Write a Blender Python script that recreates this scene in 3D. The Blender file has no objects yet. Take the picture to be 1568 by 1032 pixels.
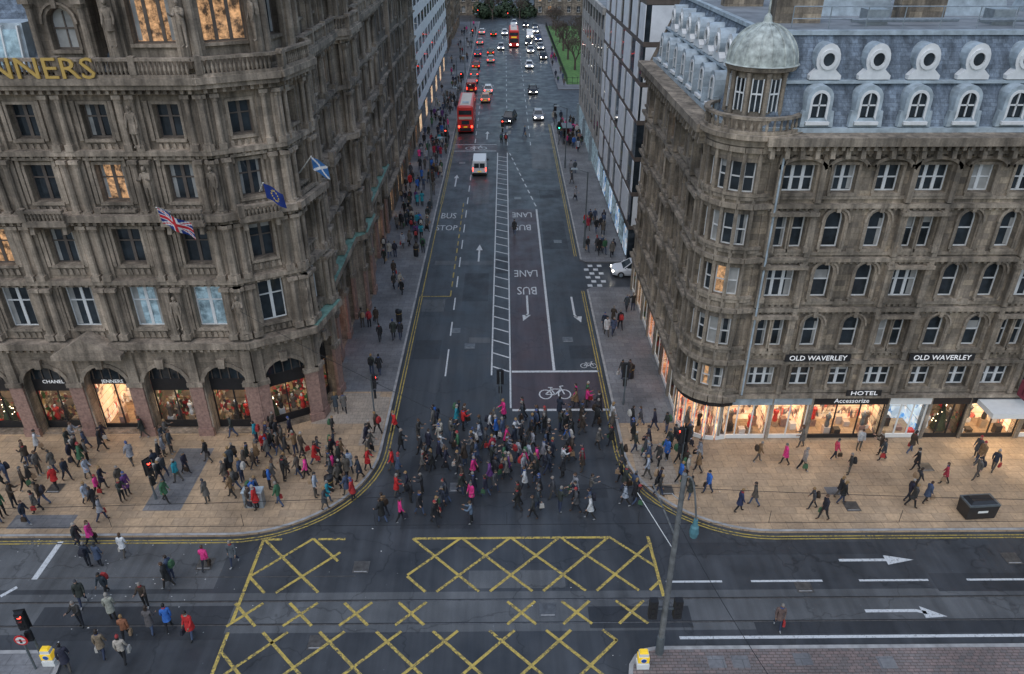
import bpy, bmesh, math, random
from mathutils import Vector, Matrix
random.seed(11)
R=math.radians
scene=bpy.context.scene
col=scene.collection
rnd=random.random; uni=random.uniform

# ------------------------------------------------------------------ materials
def nmat(name):
    m=bpy.data.materials.new(name); m.use_nodes=True
    nt=m.node_tree; return m,nt,nt.nodes['Principled BSDF']
def N(nt,t,**k):
    n=nt.nodes.new(t)
    for a,v in k.items(): setattr(n,a,v)
    return n
def c4(c): return (c[0],c[1],c[2],1)
def noise(nt,vec,scale,detail=4,rough=.6):
    n=N(nt,'ShaderNodeTexNoise'); n.inputs['Scale'].default_value=scale
    n.inputs['Detail'].default_value=detail; n.inputs['Roughness'].default_value=rough
    if vec is not None: nt.links.new(vec,n.inputs['Vector'])
    return n.outputs['Fac']
def maprange(nt,v,a,b,c,d):
    n=N(nt,'ShaderNodeMapRange'); nt.links.new(v,n.inputs[0])
    for i,x in enumerate((a,b,c,d)): n.inputs[i+1].default_value=x
    return n.outputs[0]
def mul(nt,colr,fac):
    n=N(nt,'ShaderNodeVectorMath',operation='SCALE'); nt.links.new(colr,n.inputs[0]); nt.links.new(fac,n.inputs['Scale'])
    return n.outputs[0]
def mixc(nt,f,a,b,blend='MIX'):
    n=N(nt,'ShaderNodeMix',data_type='RGBA',blend_type=blend)
    if isinstance(f,float): n.inputs[0].default_value=f
    else: nt.links.new(f,n.inputs[0])
    for i,x in ((6,a),(7,b)):
        if isinstance(x,tuple): n.inputs[i].default_value=c4(x)
        else: nt.links.new(x,n.inputs[i])
    return n.outputs[2]
def pos(nt): return N(nt,'ShaderNodeNewGeometry').outputs['Position']
def mapping(nt,v,scale=(1,1,1)):
    n=N(nt,'ShaderNodeMapping'); n.inputs['Scale'].default_value=scale; nt.links.new(v,n.inputs[0]); return n.outputs[0]
def wallvec(nt):
    s=N(nt,'ShaderNodeSeparateXYZ'); nt.links.new(pos(nt),s.inputs[0])
    a=N(nt,'ShaderNodeMath',operation='ADD'); nt.links.new(s.outputs[0],a.inputs[0]); nt.links.new(s.outputs[1],a.inputs[1])
    c=N(nt,'ShaderNodeCombineXYZ'); nt.links.new(a.outputs[0],c.inputs[0]); nt.links.new(s.outputs[2],c.inputs[1])
    return c.outputs[0]
def bump(nt,b,h,st=.4,dist=.02):
    n=N(nt,'ShaderNodeBump'); n.inputs['Strength'].default_value=st; n.inputs['Distance'].default_value=dist
    nt.links.new(h,n.inputs['Height']); nt.links.new(n.outputs[0],b.inputs['Normal'])
def simple(name,c,rough=.6,metal=0.,var=.25,scale=2.,emit=None,es=0.):
    m,nt,b=nmat(name); v=maprange(nt,noise(nt,pos(nt),scale),.3,.7,1-var,1+var)
    rgb=N(nt,'ShaderNodeRGB'); rgb.outputs[0].default_value=c4(c)
    nt.links.new(mul(nt,rgb.outputs[0],v),b.inputs['Base Color'])
    b.inputs['Roughness'].default_value=rough; b.inputs['Metallic'].default_value=metal
    if emit: b.inputs['Emission Color'].default_value=c4(emit); b.inputs['Emission Strength'].default_value=es
    return m
def stone(name,c1,c2,bw=.8,bh=.36,soot=.55,mort=.55):
    m,nt,b=nmat(name); wv=wallvec(nt); p=pos(nt)
    br=N(nt,'ShaderNodeTexBrick'); nt.links.new(wv,br.inputs['Vector'])
    br.inputs['Color1'].default_value=c4(c1); br.inputs['Color2'].default_value=c4(c2)
    br.inputs['Mortar'].default_value=c4(tuple(x*mort for x in c1)); br.inputs['Scale'].default_value=1
    br.inputs['Brick Width'].default_value=bw; br.inputs['Row Height'].default_value=bh; br.inputs['Mortar Size'].default_value=.012
    n1=maprange(nt,noise(nt,p,.35,5),.32,.68,soot,1.2)
    n2=maprange(nt,noise(nt,mapping(nt,p,(2.2,2.2,.22)),1.,5),.35,.65,.48,1.2)
    n3=maprange(nt,noise(nt,p,9,4),.3,.7,.78,1.22)
    o=mul(nt,mul(nt,mul(nt,br.outputs['Color'],n1),n2),n3)
    nt.links.new(o,b.inputs['Base Color']); b.inputs['Roughness'].default_value=.9
    bump(nt,b,noise(nt,p,14,5),.5,.03)
    return m
def asphalt(name,c,var=.3,rough=.42):
    m,nt,b=nmat(name); p=pos(nt)
    rgb=N(nt,'ShaderNodeRGB'); rgb.outputs[0].default_value=c4(c)
    a=maprange(nt,noise(nt,p,.25,6),.3,.7,1-var,1+var)
    a2=maprange(nt,noise(nt,mapping(nt,p,(1.6,.12,1)),1,4),.3,.7,.76,1.24)
    a3=maprange(nt,noise(nt,p,60,3),.25,.75,.65,1.4)
    o=mul(nt,mul(nt,mul(nt,rgb.outputs[0],a),a2),a3)
    vo=N(nt,'ShaderNodeTexVoronoi',feature='DISTANCE_TO_EDGE'); vo.inputs['Scale'].default_value=.23
    ns=N(nt,'ShaderNodeTexNoise'); ns.inputs['Scale'].default_value=1.3; nt.links.new(p,ns.inputs['Vector'])
    ad=N(nt,'ShaderNodeVectorMath',operation='ADD'); nt.links.new(p,ad.inputs[0]); nt.links.new(ns.outputs['Color'],ad.inputs[1])
    nt.links.new(ad.outputs[0],vo.inputs['Vector'])
    ck=maprange(nt,vo.outputs['Distance'],.0,.012,.6,1)
    v2=N(nt,'ShaderNodeTexVoronoi'); v2.inputs['Scale'].default_value=1.4; nt.links.new(p,v2.inputs['Vector'])
    sp=maprange(nt,v2.outputs['Distance'],.03,.05,2.0,1)
    nt.links.new(mul(nt,mul(nt,o,ck),sp),b.inputs['Base Color'])
    nt.links.new(maprange(nt,noise(nt,p,.5,5),.35,.65,rough-.13,rough+.15),b.inputs['Roughness'])
    bump(nt,b,noise(nt,p,80,2),.3,.01)
    return m
def paving(name,c1,c2,bw,bh,mort=.5,stain=.6):
    m,nt,b=nmat(name); p=pos(nt)
    br=N(nt,'ShaderNodeTexBrick'); nt.links.new(p,br.inputs['Vector'])
    br.inputs['Color1'].default_value=c4(c1); br.inputs['Color2'].default_value=c4(c2)
    br.inputs['Mortar'].default_value=c4(tuple(x*mort for x in c1)); br.inputs['Scale'].default_value=1
    br.inputs['Brick Width'].default_value=bw; br.inputs['Row Height'].default_value=bh; br.inputs['Mortar Size'].default_value=.016
    n1=maprange(nt,noise(nt,p,.3,6),.3,.7,stain,1.25)
    n3=maprange(nt,noise(nt,p,6,4),.3,.7,.80,1.15)
    vo=N(nt,'ShaderNodeTexVoronoi'); vo.inputs['Scale'].default_value=2.2; nt.links.new(p,vo.inputs['Vector'])
    sp=maprange(nt,vo.outputs['Distance'],.06,.08,.6,1)
    nt.links.new(mul(nt,mul(nt,mul(nt,br.outputs['Color'],n1),n3),sp),b.inputs['Base Color'])
    b.inputs['Roughness'].default_value=.6
    bump(nt,b,noise(nt,p,20,3),.3,.01)
    return m
def paint(name,c,road,wear=.45):
    m,nt,b=nmat(name); p=pos(nt)
    f=maprange(nt,noise(nt,p,7,6,.7),wear-.05,wear+.06,0,1)
    f2=maprange(nt,noise(nt,p,.8,3),.35,.68,.0,1)
    mx=N(nt,'ShaderNodeMath',operation='MAXIMUM'); nt.links.new(f,mx.inputs[0]); nt.links.new(f2,mx.inputs[1])
    v=maprange(nt,noise(nt,p,25,3),.3,.7,.75,1.05)
    nt.links.new(mul(nt,mixc(nt,mx.outputs[0],road,c),v),b.inputs['Base Color'])
    b.inputs['Roughness'].default_value=.6
    return m
def glassm(name,c,rough=.08,emit=None,es=0,var=.6):
    m,nt,b=nmat(name); p=pos(nt)
    v=maprange(nt,noise(nt,p,.9,3),.3,.7,1-var,1+var)
    rgb=N(nt,'ShaderNodeRGB'); rgb.outputs[0].default_value=c4(c)
    nt.links.new(mul(nt,rgb.outputs[0],v),b.inputs['Base Color']); b.inputs['Roughness'].default_value=rough
    if emit:
        w=maprange(nt,noise(nt,p,2.2,5,.75),.40,.64,.05,1.4)
        e=N(nt,'ShaderNodeRGB'); e.outputs[0].default_value=c4(emit)
        nt.links.new(mul(nt,e.outputs[0],w),b.inputs['Emission Color']); b.inputs['Emission Strength'].default_value=es
    return m
def objcol(name,rough=.7,var=.25):
    m,nt,b=nmat(name); oi=N(nt,'ShaderNodeObjectInfo')
    v=maprange(nt,noise(nt,pos(nt),9,3),.3,.7,1-var,1+var)
    nt.links.new(mul(nt,oi.outputs['Color'],v),b.inputs['Base Color']); b.inputs['Roughness'].default_value=rough
    return m
def ramp(nt,v,stops):
    cr=N(nt,'ShaderNodeValToRGB'); cr.color_ramp.interpolation='CONSTANT'
    el=cr.color_ramp.elements
    while len(el)<len(stops): el.new(.5)
    for i,s in enumerate(stops): el[i].position=i/len(stops); el[i].color=c4(s)
    nt.links.new(v,cr.inputs[0]); return cr.outputs[0]
def objrand(name,stops,rough=.7,mulr=1.):
    m,nt,b=nmat(name); oi=N(nt,'ShaderNodeObjectInfo')
    mm=N(nt,'ShaderNodeMath',operation='MULTIPLY'); mm.inputs[1].default_value=mulr; nt.links.new(oi.outputs['Random'],mm.inputs[0])
    fr=N(nt,'ShaderNodeMath',operation='FRACT'); nt.links.new(mm.outputs[0],fr.inputs[0])
    nt.links.new(ramp(nt,fr.outputs[0],stops),b.inputs['Base Color']); b.inputs['Roughness'].default_value=rough
    return m
def emis(name,c,s):
    return simple(name,tuple(x*.3 for x in c),.5,0,.05,2,c,s)
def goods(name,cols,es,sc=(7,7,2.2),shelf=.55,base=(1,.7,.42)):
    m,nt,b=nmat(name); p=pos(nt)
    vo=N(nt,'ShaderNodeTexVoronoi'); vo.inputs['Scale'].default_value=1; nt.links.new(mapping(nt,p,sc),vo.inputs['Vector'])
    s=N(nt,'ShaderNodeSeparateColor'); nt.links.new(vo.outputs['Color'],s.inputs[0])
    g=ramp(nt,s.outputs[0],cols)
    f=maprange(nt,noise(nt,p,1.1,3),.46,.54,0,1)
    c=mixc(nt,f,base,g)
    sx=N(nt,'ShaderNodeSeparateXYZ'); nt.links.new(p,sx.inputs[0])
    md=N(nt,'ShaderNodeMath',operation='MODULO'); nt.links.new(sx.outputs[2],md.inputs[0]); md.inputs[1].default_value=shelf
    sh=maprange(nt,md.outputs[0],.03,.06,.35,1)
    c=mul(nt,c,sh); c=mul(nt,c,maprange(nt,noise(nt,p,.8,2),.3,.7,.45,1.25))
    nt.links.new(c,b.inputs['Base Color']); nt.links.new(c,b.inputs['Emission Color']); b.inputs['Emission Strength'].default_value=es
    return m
MT={}
MT['jen']=stone('sandstone_weathered',(.37,.295,.225),(.265,.215,.165),.9,.4,.45)
MT['jtrim']=stone('sandstone_carved',(.41,.33,.255),(.30,.245,.19),1.4,.5,.45,.8)
MT['wav']=stone('sandstone_blocks',(.37,.30,.22),(.18,.15,.12),.75,.36,.52)
MT['wtrim']=stone('sandstone_dressed',(.36,.295,.225),(.26,.22,.175),1.2,.5,.5,.85)
MT['dark']=stone('sandstone_sooty',(.25,.205,.16),(.18,.15,.125),.9,.4,.5)
MT['beige']=stone('pale_stone',(.46,.44,.40),(.42,.40,.37),1.6,.8,.85)
MT['granite']=simple('red_granite',(.30,.185,.15),.45,0,.35,5)
MT['white']=simple('white_render',(.74,.76,.78),.6,0,.12,1)
MT['frame']=simple('window_paint_white',(.68,.69,.69),.5,0,.1,3)
MT['dframe']=simple('window_paint_dark',(.12,.095,.08),.5,0,.2,3)
MT['glass']=glassm('window_glass',(.025,.033,.04),.05)
MT['blind']=glassm('window_blind',(.34,.34,.33),.35,None,0,.3)
MT['lit']=glassm('window_lit',(.10,.07,.05),.12,(1.,.55,.26),.55)
MT['cool']=glassm('window_cool_lit',(.20,.28,.32),.12,(.5,.72,.85),.22,.6)
MT['slate']=stone('slate',(.19,.235,.29),(.12,.15,.19),.35,.2,.75)
MT['lead']=simple('lead_roof',(.34,.40,.44),.45,0,.35,1.5)
MT['copper']=simple('dome_lead',(.38,.41,.38),.5,0,.5,2.5)
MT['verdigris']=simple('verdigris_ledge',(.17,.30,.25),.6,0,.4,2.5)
MT['roof']=simple('flat_roof',(.2,.215,.23),.7,0,.3,.6)
MT['black']=simple('black_paint',(.02,.02,.022),.4,0,.2,3)
MT['gold']=simple('gilded_letters',(.62,.42,.13),.35,.5,.1,3)
MT['letter']=simple('white_letters',(.8,.8,.8),.5,0,.05,3,(1,1,1),.25)
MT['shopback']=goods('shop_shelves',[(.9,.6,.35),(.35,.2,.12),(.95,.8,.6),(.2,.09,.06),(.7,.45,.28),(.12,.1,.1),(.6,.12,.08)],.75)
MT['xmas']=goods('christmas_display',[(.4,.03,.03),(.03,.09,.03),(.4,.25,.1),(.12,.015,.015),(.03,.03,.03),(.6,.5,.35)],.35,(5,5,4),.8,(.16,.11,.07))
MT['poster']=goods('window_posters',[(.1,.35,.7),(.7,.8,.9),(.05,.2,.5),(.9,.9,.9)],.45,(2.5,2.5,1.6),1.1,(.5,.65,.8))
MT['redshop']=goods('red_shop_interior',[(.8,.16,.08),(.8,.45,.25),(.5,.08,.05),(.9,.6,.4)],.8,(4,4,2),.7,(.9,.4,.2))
MT['lampw']=emis('shop_ceiling_light',(1,.78,.5),8)
def clearglass():
    m=bpy.data.materials.new('shop_pane'); m.use_nodes=True; nt=m.node_tree; nt.nodes.clear()
    o=nt.nodes.new('ShaderNodeOutputMaterial'); t=nt.nodes.new('ShaderNodeBsdfTransparent'); g=nt.nodes.new('ShaderNodeBsdfGlossy'); g.inputs['Roughness'].default_value=.03
    mx=nt.nodes.new('ShaderNodeMixShader'); mx.inputs[0].default_value=.07
    nt.links.new(t.outputs[0],mx.inputs[1]); nt.links.new(g.outputs[0],mx.inputs[2]); nt.links.new(mx.outputs[0],o.inputs[0]); return m
MT['pane']=clearglass()
MT['asphalt']=asphalt('asphalt',(.048,.052,.058))
MT['asph2']=asphalt('asphalt_patch',(.035,.038,.043),.25,.5)
MT['asph3']=asphalt('asphalt_worn',(.092,.096,.10),.3,.5)
MT['buslane']=asphalt('bus_lane_surface',(.062,.046,.051),.25)
MT['yellow']=paint('yellow_paint',(.60,.44,.10),(.08,.08,.07),.48)
MT['yellow2']=paint('yellow_line_paint',(.52,.38,.08),(.08,.08,.07),.48)
MT['wpaint']=paint('white_road_paint',(.62,.64,.65),(.10,.10,.105),.40)
MT['paveb']=paving('paving_beige',(.46,.325,.205),(.37,.27,.18),.9,.6,.55,.62)
MT['paveg']=paving('paving_grey',(.20,.2,.205),(.155,.156,.165),.9,.6,.55,.62)
MT['tactile']=paving('paving_tactile',(.36,.30,.24),(.31,.26,.21),.4,.4,.6,.8)
MT['setts']=paving('stone_setts',(.24,.18,.165),(.16,.145,.14),.3,.16,.4,.7)
MT['kerb']=simple('granite_kerb',(.32,.315,.31),.7,0,.3,2)
MT['rail']=simple('tram_rail',(.2,.19,.18),.3,.7,.3,4)
MT['steel']=simple('painted_steel',(.13,.15,.16),.45,.3,.2,4)
MT['galv']=simple('galvanised_steel',(.28,.32,.35),.4,.4,.2,4)
MT['pole']=simple('tram_pole_paint',(.16,.165,.165),.5,.1,.35,3)
MT['teal']=simple('lamp_head_paint',(.10,.24,.28),.4,.1,.2,3)
MT['redl']=emis('red_light',(1,.05,.03),8)
MT['grnl']=emis('green_light',(.05,1,.5),6)
MT['tail']=emis('tail_light',(1,.04,.02),9)
MT['head']=emis('head_light',(1,.93,.8),28)
MT['tyre']=simple('tyre',(.02,.02,.02),.8)
MT['body']=objcol('car_paint',.25,.05)
MT['busred']=simple('bus_red',(.66,.035,.03),.3,0,.06,1)
MT['buscream']=simple('bus_cream',(.6,.5,.42),.35,0,.06,1)
MT['yelp']=simple('yellow_plastic',(.8,.55,.03),.4,0,.05,3,(1,.6,.05),.3)
MT['wplas']=simple('white_plastic',(.75,.75,.72),.4,0,.05,3)
MT['signred']=simple('sign_red',(.6,.03,.03),.4)
MT['maroon']=simple('banner_maroon',(.2,.03,.05),.7)
MT['grass']=simple('grass',(.09,.19,.05),.9,0,.4,2)
MT['bark']=simple('bark',(.10,.075,.06),.9,0,.3,2)
MT['leaf']=simple('foliage',(.03,.05,.022),.8,0,.5,1)
MT['ground']=asphalt('ground_surface',(.07,.07,.072),.3)
MT['coat']=objcol('coat',.8,.3)
MT['trous']=objrand('trousers',[(.02,.022,.03),(.03,.04,.075),(.06,.085,.15),(.025,.022,.02),(.08,.07,.06),(.012,.012,.014)],.85,7.3)
MT['skin']=objrand('skin',[(.52,.32,.23),(.58,.37,.27),(.46,.28,.2),(.3,.17,.1)],.55,3.1)
MT['hair']=objrand('hair',[(.03,.018,.012),(.07,.035,.018),(.012,.01,.01),(.25,.15,.06),(.2,.18,.16)],.6,5.7)
MT['shoe']=objrand('shoes',[(.02,.015,.012),(.06,.03,.015),(.25,.25,.25),(.015,.015,.015)],.5,11.3)
MT['bag']=objrand('bag',[(.04,.025,.015),(.3,.2,.12),(.01,.01,.012),(.45,.42,.38),(.35,.03,.03),(.02,.02,.03),(.05,.12,.06)],.6,17.9)
MT['scarf']=objrand('scarf',[(.3,.04,.04),(.05,.05,.06),(.3,.27,.24),(.05,.08,.2),(.1,.1,.1),(.03,.03,.03)],.9,23.7)

# ------------------------------------------------------------------ builder
class Fr:
    def __init__(s,p0,p1,eps=0.):
        s.o=Vector((p0[0],p0[1],0)); d=Vector((p1[0]-p0[0],p1[1]-p0[1],0)); s.L=d.length; s.a=d/s.L
        s.n=Vector((s.a.y,-s.a.x,0)); s.eps=eps
    def __call__(s,u,d,z): return s.o+s.a*u+s.n*d+Vector((0,0,z))
ID=Fr((0,0),(1,0)); ID.n=Vector((0,1,0))
class B:
    def __init__(s): s.p={}
    def poly(s,k,pts):
        V,F=s.p.setdefault(k,([],[])); n=len(V); V.extend([tuple(q) for q in pts]); F.append(tuple(range(n,n+len(pts))))
    def box(s,k,f,x0,x1,y0,y1,z0,z1,tx=0,ty=0):
        V,F=s.p.setdefault(k,([],[])); n=len(V)
        for (x,y,z,t) in ((x0,y0,z0,0),(x1,y0,z0,0),(x1,y1,z0,0),(x0,y1,z0,0),(x0+tx,y0+ty,z1,1),(x1-tx,y0+ty,z1,1),(x1-tx,y1-ty,z1,1),(x0+tx,y1-ty,z1,1)):
            V.append(tuple(f(x,y,z)))
        for q in ((0,3,2,1),(4,5,6,7),(0,1,5,4),(1,2,6,5),(2,3,7,6),(3,0,4,7)): F.append(tuple(n+i for i in q))
    def tube(s,k,p0,p1,r0,r1=None,n=8,cap=True):
        r1=r0 if r1 is None else r1
        p0=Vector(p0);p1=Vector(p1); d=(p1-p0)
        if d.length<1e-6: return
        d.normalize(); u=d.orthogonal().normalized(); w=d.cross(u)
        V,F=s.p.setdefault(k,([],[])); m=len(V)
        for p,r in ((p0,r0),(p1,r1)):
            for i in range(n):
                a=2*math.pi*i/n; V.append(tuple(p+(u*math.cos(a)+w*math.sin(a))*r))
        for i in range(n):
            j=(i+1)%n; F.append((m+i,m+j,m+n+j,m+n+i))
        if cap: F.append(tuple(m+i for i in reversed(range(n)))); F.append(tuple(m+n+i for i in range(n)))
    def revolve(s,k,c,prof,n=16,a0=0,a1=360):
        V,F=s.p.setdefault(k,([],[])); m=len(V); full=abs(a1-a0)>=360; cnt=n if full else n+1
        for (r,z) in prof:
            for i in range(cnt):
                a=R(a0+(a1-a0)*i/n); V.append((c[0]+r*math.cos(a),c[1]+r*math.sin(a),c[2]+z))
        for j in range(len(prof)-1):
            for i in range(n):
                i2=(i+1)%cnt; F.append((m+j*cnt+i,m+j*cnt+i2,m+(j+1)*cnt+i2,m+(j+1)*cnt+i))
    def sheet(s,k,x0,x1,y0,y1,z): s.poly(k,[(x0,y0,z),(x1,y0,z),(x1,y1,z),(x0,y1,z)])
    def line(s,k,a,b,w,z):
        a=Vector((a[0],a[1],0));b=Vector((b[0],b[1],0)); d=(b-a).normalized(); n=Vector((-d.y,d.x,0))*w/2
        s.poly(k,[(q.x,q.y,z) for q in (a+n,a-n,b-n,b+n)])
    def ribbon(s,k,pts,off,w,z):
        P=[Vector((p[0],p[1],0)) for p in pts]; L=[];Rr=[]
        for i,p in enumerate(P):
            d=(P[min(i+1,len(P)-1)]-P[max(i-1,0)]).normalized(); n=Vector((-d.y,d.x,0))
            L.append(p+n*(off+w/2)); Rr.append(p+n*(off-w/2))
        for i in range(len(P)-1):
            s.poly(k,[(q.x,q.y,z) for q in (L[i],Rr[i],Rr[i+1],L[i+1])])
    def extr(s,k,pts,z0,z1):
        s.poly(k,[(p[0],p[1],z1) for p in pts])
        for i in range(len(pts)):
            a=pts[i];b=pts[(i+1)%len(pts)]; s.poly(k,[(a[0],a[1],z0),(b[0],b[1],z0),(b[0],b[1],z1),(a[0],a[1],z1)])
    def mesh(s,name,mats=None,smooth=()):
        me=bpy.data.meshes.new(name); V=[];F=[];mi=[];sm=[]
        keys=list(s.p)
        for i,k in enumerate(keys):
            v,f=s.p[k]; n=len(V); V+=v; F+=[tuple(n+j for j in q) for q in f]; mi+=[i]*len(f); sm+=[k in smooth]*len(f)
        me.from_pydata(V,[],F)
        for k in keys: me.materials.append(MT[(mats or {}).get(k,k)])
        me.polygons.foreach_set('material_index',mi); me.polygons.foreach_set('use_smooth',sm); me.update(); return me
    def single(s,name,mats=None,smooth=()):
        o=bpy.data.objects.new(name,s.mesh(name,mats,smooth)); col.objects.link(o); return o
    def group(s,name,names):
        e=bpy.data.objects.new(name,None); col.objects.link(e)
        for k in list(s.p):
            me=bpy.data.meshes.new(names.get(k,k)); me.from_pydata(s.p[k][0],[],s.p[k][1]); me.materials.append(MT[k])
            o=bpy.data.objects.new(names.get(k,k),me); col.objects.link(o); o.parent=e
        return e
PN={'jen':'walls','wav':'walls','dark':'walls','beige':'walls','white':'cladding','jtrim':'carved_trim','wtrim':'dressed_trim','frame':'window_frames','dframe':'window_frames_dark',
 'glass':'window_glass','blind':'window_blinds','lit':'lit_windows','cool':'pale_lit_windows','slate':'slate_roof','lead':'dormer_leadwork','copper':'dome','roof':'flat_roof','black':'ironwork',
 'gold':'gilded_letters','letter':'sign_letters','shopback':'shop_shelves','xmas':'window_display','lampw':'shop_lighting','pane':'shop_panes','granite':'granite_piers','verdigris':'canopy_ledge'}

def textgeo(b,k,body,f,size=1,ext=0.03,sx=1.,sy=1.):
    cu=bpy.data.curves.new('t','FONT'); cu.body=body; cu.size=1; cu.align_x='CENTER'; cu.align_y='CENTER'; cu.extrude=ext; cu.resolution_u=2
    ob=bpy.data.objects.new('t',cu); col.objects.link(ob)
    bpy.context.view_layer.update()
    dg=bpy.context.evaluated_depsgraph_get(); me=bpy.data.meshes.new_from_object(ob.evaluated_get(dg))
    V,F=b.p.setdefault(k,([],[])); n=len(V)
    for v in me.vertices: V.append(tuple(f(v.co.x*size*sx,v.co.z,v.co.y*size*sy)))
    for p in me.polygons: F.append(tuple(n+i for i in p.vertices))
    bpy.data.objects.remove(ob); bpy.data.meshes.remove(me)

def outline(c,w,z0,z1,arch=0,n=8):
    l=c-w/2;r=c+w/2
    if arch<=0: return [(l,z0),(l,z1),(r,z1),(r,z0)]
    rise=w/2*arch; zs=z1-rise
    pts=[(l,z0)]
    for i in range(n+1):
        a=math.pi*(1-i/n); pts.append((c+w/2*math.cos(a),zs+rise*math.sin(a)))
    pts.append((r,z0)); return pts
def ring(b,k,f,o1,o2,d,dl=None,closed=False):
    n=len(o1); rg=range(n if closed else n-1)
    for i in rg:
        j=(i+1)%n
        b.poly(k,[f(o1[i][0],d,o1[i][1]),f(o1[j][0],d,o1[j][1]),f(o2[j][0],d,o2[j][1]),f(o2[i][0],d,o2[i][1])])
        if dl is not None:
            for o in (o1,o2): b.poly(k,[f(o[i][0],d,o[i][1]),f(o[j][0],d,o[j][1]),f(o[j][0],dl,o[j][1]),f(o[i][0],dl,o[i][1])])
def pick(pl,pb,pc):
    r=rnd()
    return 'lit' if r<pl else ('blind' if r<pl+pb else ('cool' if r<pl+pb+pc else 'glass'))
def W(c,w,z0,z1,arch=0,**k): return dict(c=c,w=w,z0=z0,z1=z1,arch=arch,**k)
def window(b,f,q,wk,d0=0.):
    c,w,z0,z1,arch=q['c'],q['w'],q['z0'],q['z1'],q['arch']; dp=q.get('dp',.42); fk=q.get('fk','frame'); tk=q.get('tk',wk)
    o=outline(c,w,z0,z1,arch)
    n=len(o)
    for i in range(n):
        j=(i+1)%n
        b.poly(wk,[f(o[i][0],d0,o[i][1]),f(o[j][0],d0,o[j][1]),f(o[j][0],d0-dp,o[j][1]),f(o[i][0],d0-dp,o[i][1])])
    if q.get('shop'): return
    b.poly(pick(q.get('pl',.035),q.get('pb',.04),q.get('pc',0)),[f(p[0],d0-dp,p[1]) for p in o])
    t=.07
    oi=outline(c,w-2*t,z0+t,z1-t,arch)
    ring(b,fk,f,o,oi,d0-dp+.05,d0-dp,True)
    nm=q.get('nv',1)
    zt=z0+(z1-z0)*q.get('tr',.5)
    ztop=z1-(w/2*arch)*.25 if arch else z1
    for i in range(nm):
        x=c-w/2+w*(i+1)/(nm+1); tw=.03 if nm<3 else .04
        if q.get('thick'): tw=.09
        b.box(fk,f,x-tw,x+tw,d0-dp+.002,d0-dp+.062,z0+t,ztop-.03)
    if q.get('tr',.5)>0: b.box(fk,f,c-w/2+.03,c+w/2-.03,d0-dp+.003,d0-dp+.075,zt-.035,zt+.035)
    r_=rnd(); tt=z1-(w/2*arch)
    if r_<q.get('pb2',.2):
        h=(z1-z0)*uni(.15,.4); b.box('blind',f,c-w/2+.1,c+w/2-.1,d0-dp+.004,d0-dp+.02,max(z0+.2,tt-h),tt-.05)
    elif r_<.6:
        for sx in (-1,1):
            xa=c+sx*(w/2-.08); xb=c+sx*(w/2-.08-w*uni(.1,.2)); xa2=xb if sx>0 else xa; xb2=xa if sx>0 else xb
            b.poly('blind',[f(xa2,d0-dp+.012,z0+.1),f(xb2,d0-dp+.012,z0+.1),f(xb2,d0-dp+.012,tt-.05),f(xa2,d0-dp+.012,tt-.05)])
    if q.get('sill',1): b.box(tk,f,c-w/2-.15,c+w/2+.15,d0-.05,d0+.16,z0-.16,z0-.003)
    s=q.get('sur',.16)
    if s:
        oo=outline(c,w+2*s,z0,z1+s,arch); o2=outline(c,w+.01,z0,z1+.005,arch)
        ring(b,tk,f,oo,o2,d0+.08,d0)
    if q.get('ped'):
        b.box(tk,f,c-w/2-.35,c+w/2+.35,d0+.002,d0+.36,z1+.32,z1+.47)
        if q['ped']==2:
            b.poly(tk,[f(c-w/2-.35,d0+.25,z1+.47),f(c+w/2+.35,d0+.25,z1+.47),f(c,d0+.25,z1+.95)])
            b.poly(tk,[f(c-w/2-.35,d0+.25,z1+.47),f(c,d0+.25,z1+.95),f(c,d0,z1+.95),f(c-w/2-.35,d0,z1+.47)])
            b.poly(tk,[f(c+w/2+.35,d0+.25,z1+.47),f(c,d0+.25,z1+.95),f(c,d0,z1+.95),f(c+w/2+.35,d0,z1+.47)])
        for sx in (-1,1): b.box(tk,f,c+sx*(w/2+.22)-.09,c+sx*(w/2+.22)+.09,d0+.002,d0+.22,z1-.05,z1+.317)
    if q.get('hood'):
        o1=outline(c,w+.9,z1+.1,z1+.55,.5); o2=outline(c,w+.6,z1+.1,z1+.38,.5); ring(b,tk,f,o1,o2,d0+.34,d0)
    if q.get('key'):
        o1=outline(c,w+.55,z1-w/2-.1,z1+.28,arch); o2=outline(c,w+.33,z1-w/2-.1,z1+.17,arch); ring(b,tk,f,o1,o2,d0+.2,d0)
        b.box(tk,f,c-.1,c+.1,d0+.05,d0+.27,z1-.02,z1+.36,-.03,0)
def storey(b,f,u0,u1,z0,z1,wins,wk,d=0.):
    u=u0
    def qd(a,c,e,g):
        if c-a>1e-4 and g-e>1e-4: b.poly(wk,[f(a,d,e),f(c,d,e),f(c,d,g),f(a,d,g)])
    for q in sorted(wins,key=lambda q:q['c']):
        l=q['c']-q['w']/2; r=q['c']+q['w']/2
        if l<u0 or r>u1: continue
        qd(u,l,z0,z1); qd(l,r,z0,q['z0'])
        if q['arch']>0:
            o=outline(q['c'],q['w'],q['z0'],q['z1'],q['arch'])[1:-1]
            for i in range(len(o)-1):
                b.poly(wk,[f(o[i][0],d,o[i][1]),f(o[i+1][0],d,o[i+1][1]),f(o[i+1][0],d,z1),f(o[i][0],d,z1)])
        else: qd(l,r,q['z1'],z1)
        window(b,f,q,wk,d); u=r
    qd(u,u1,z0,z1)
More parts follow.
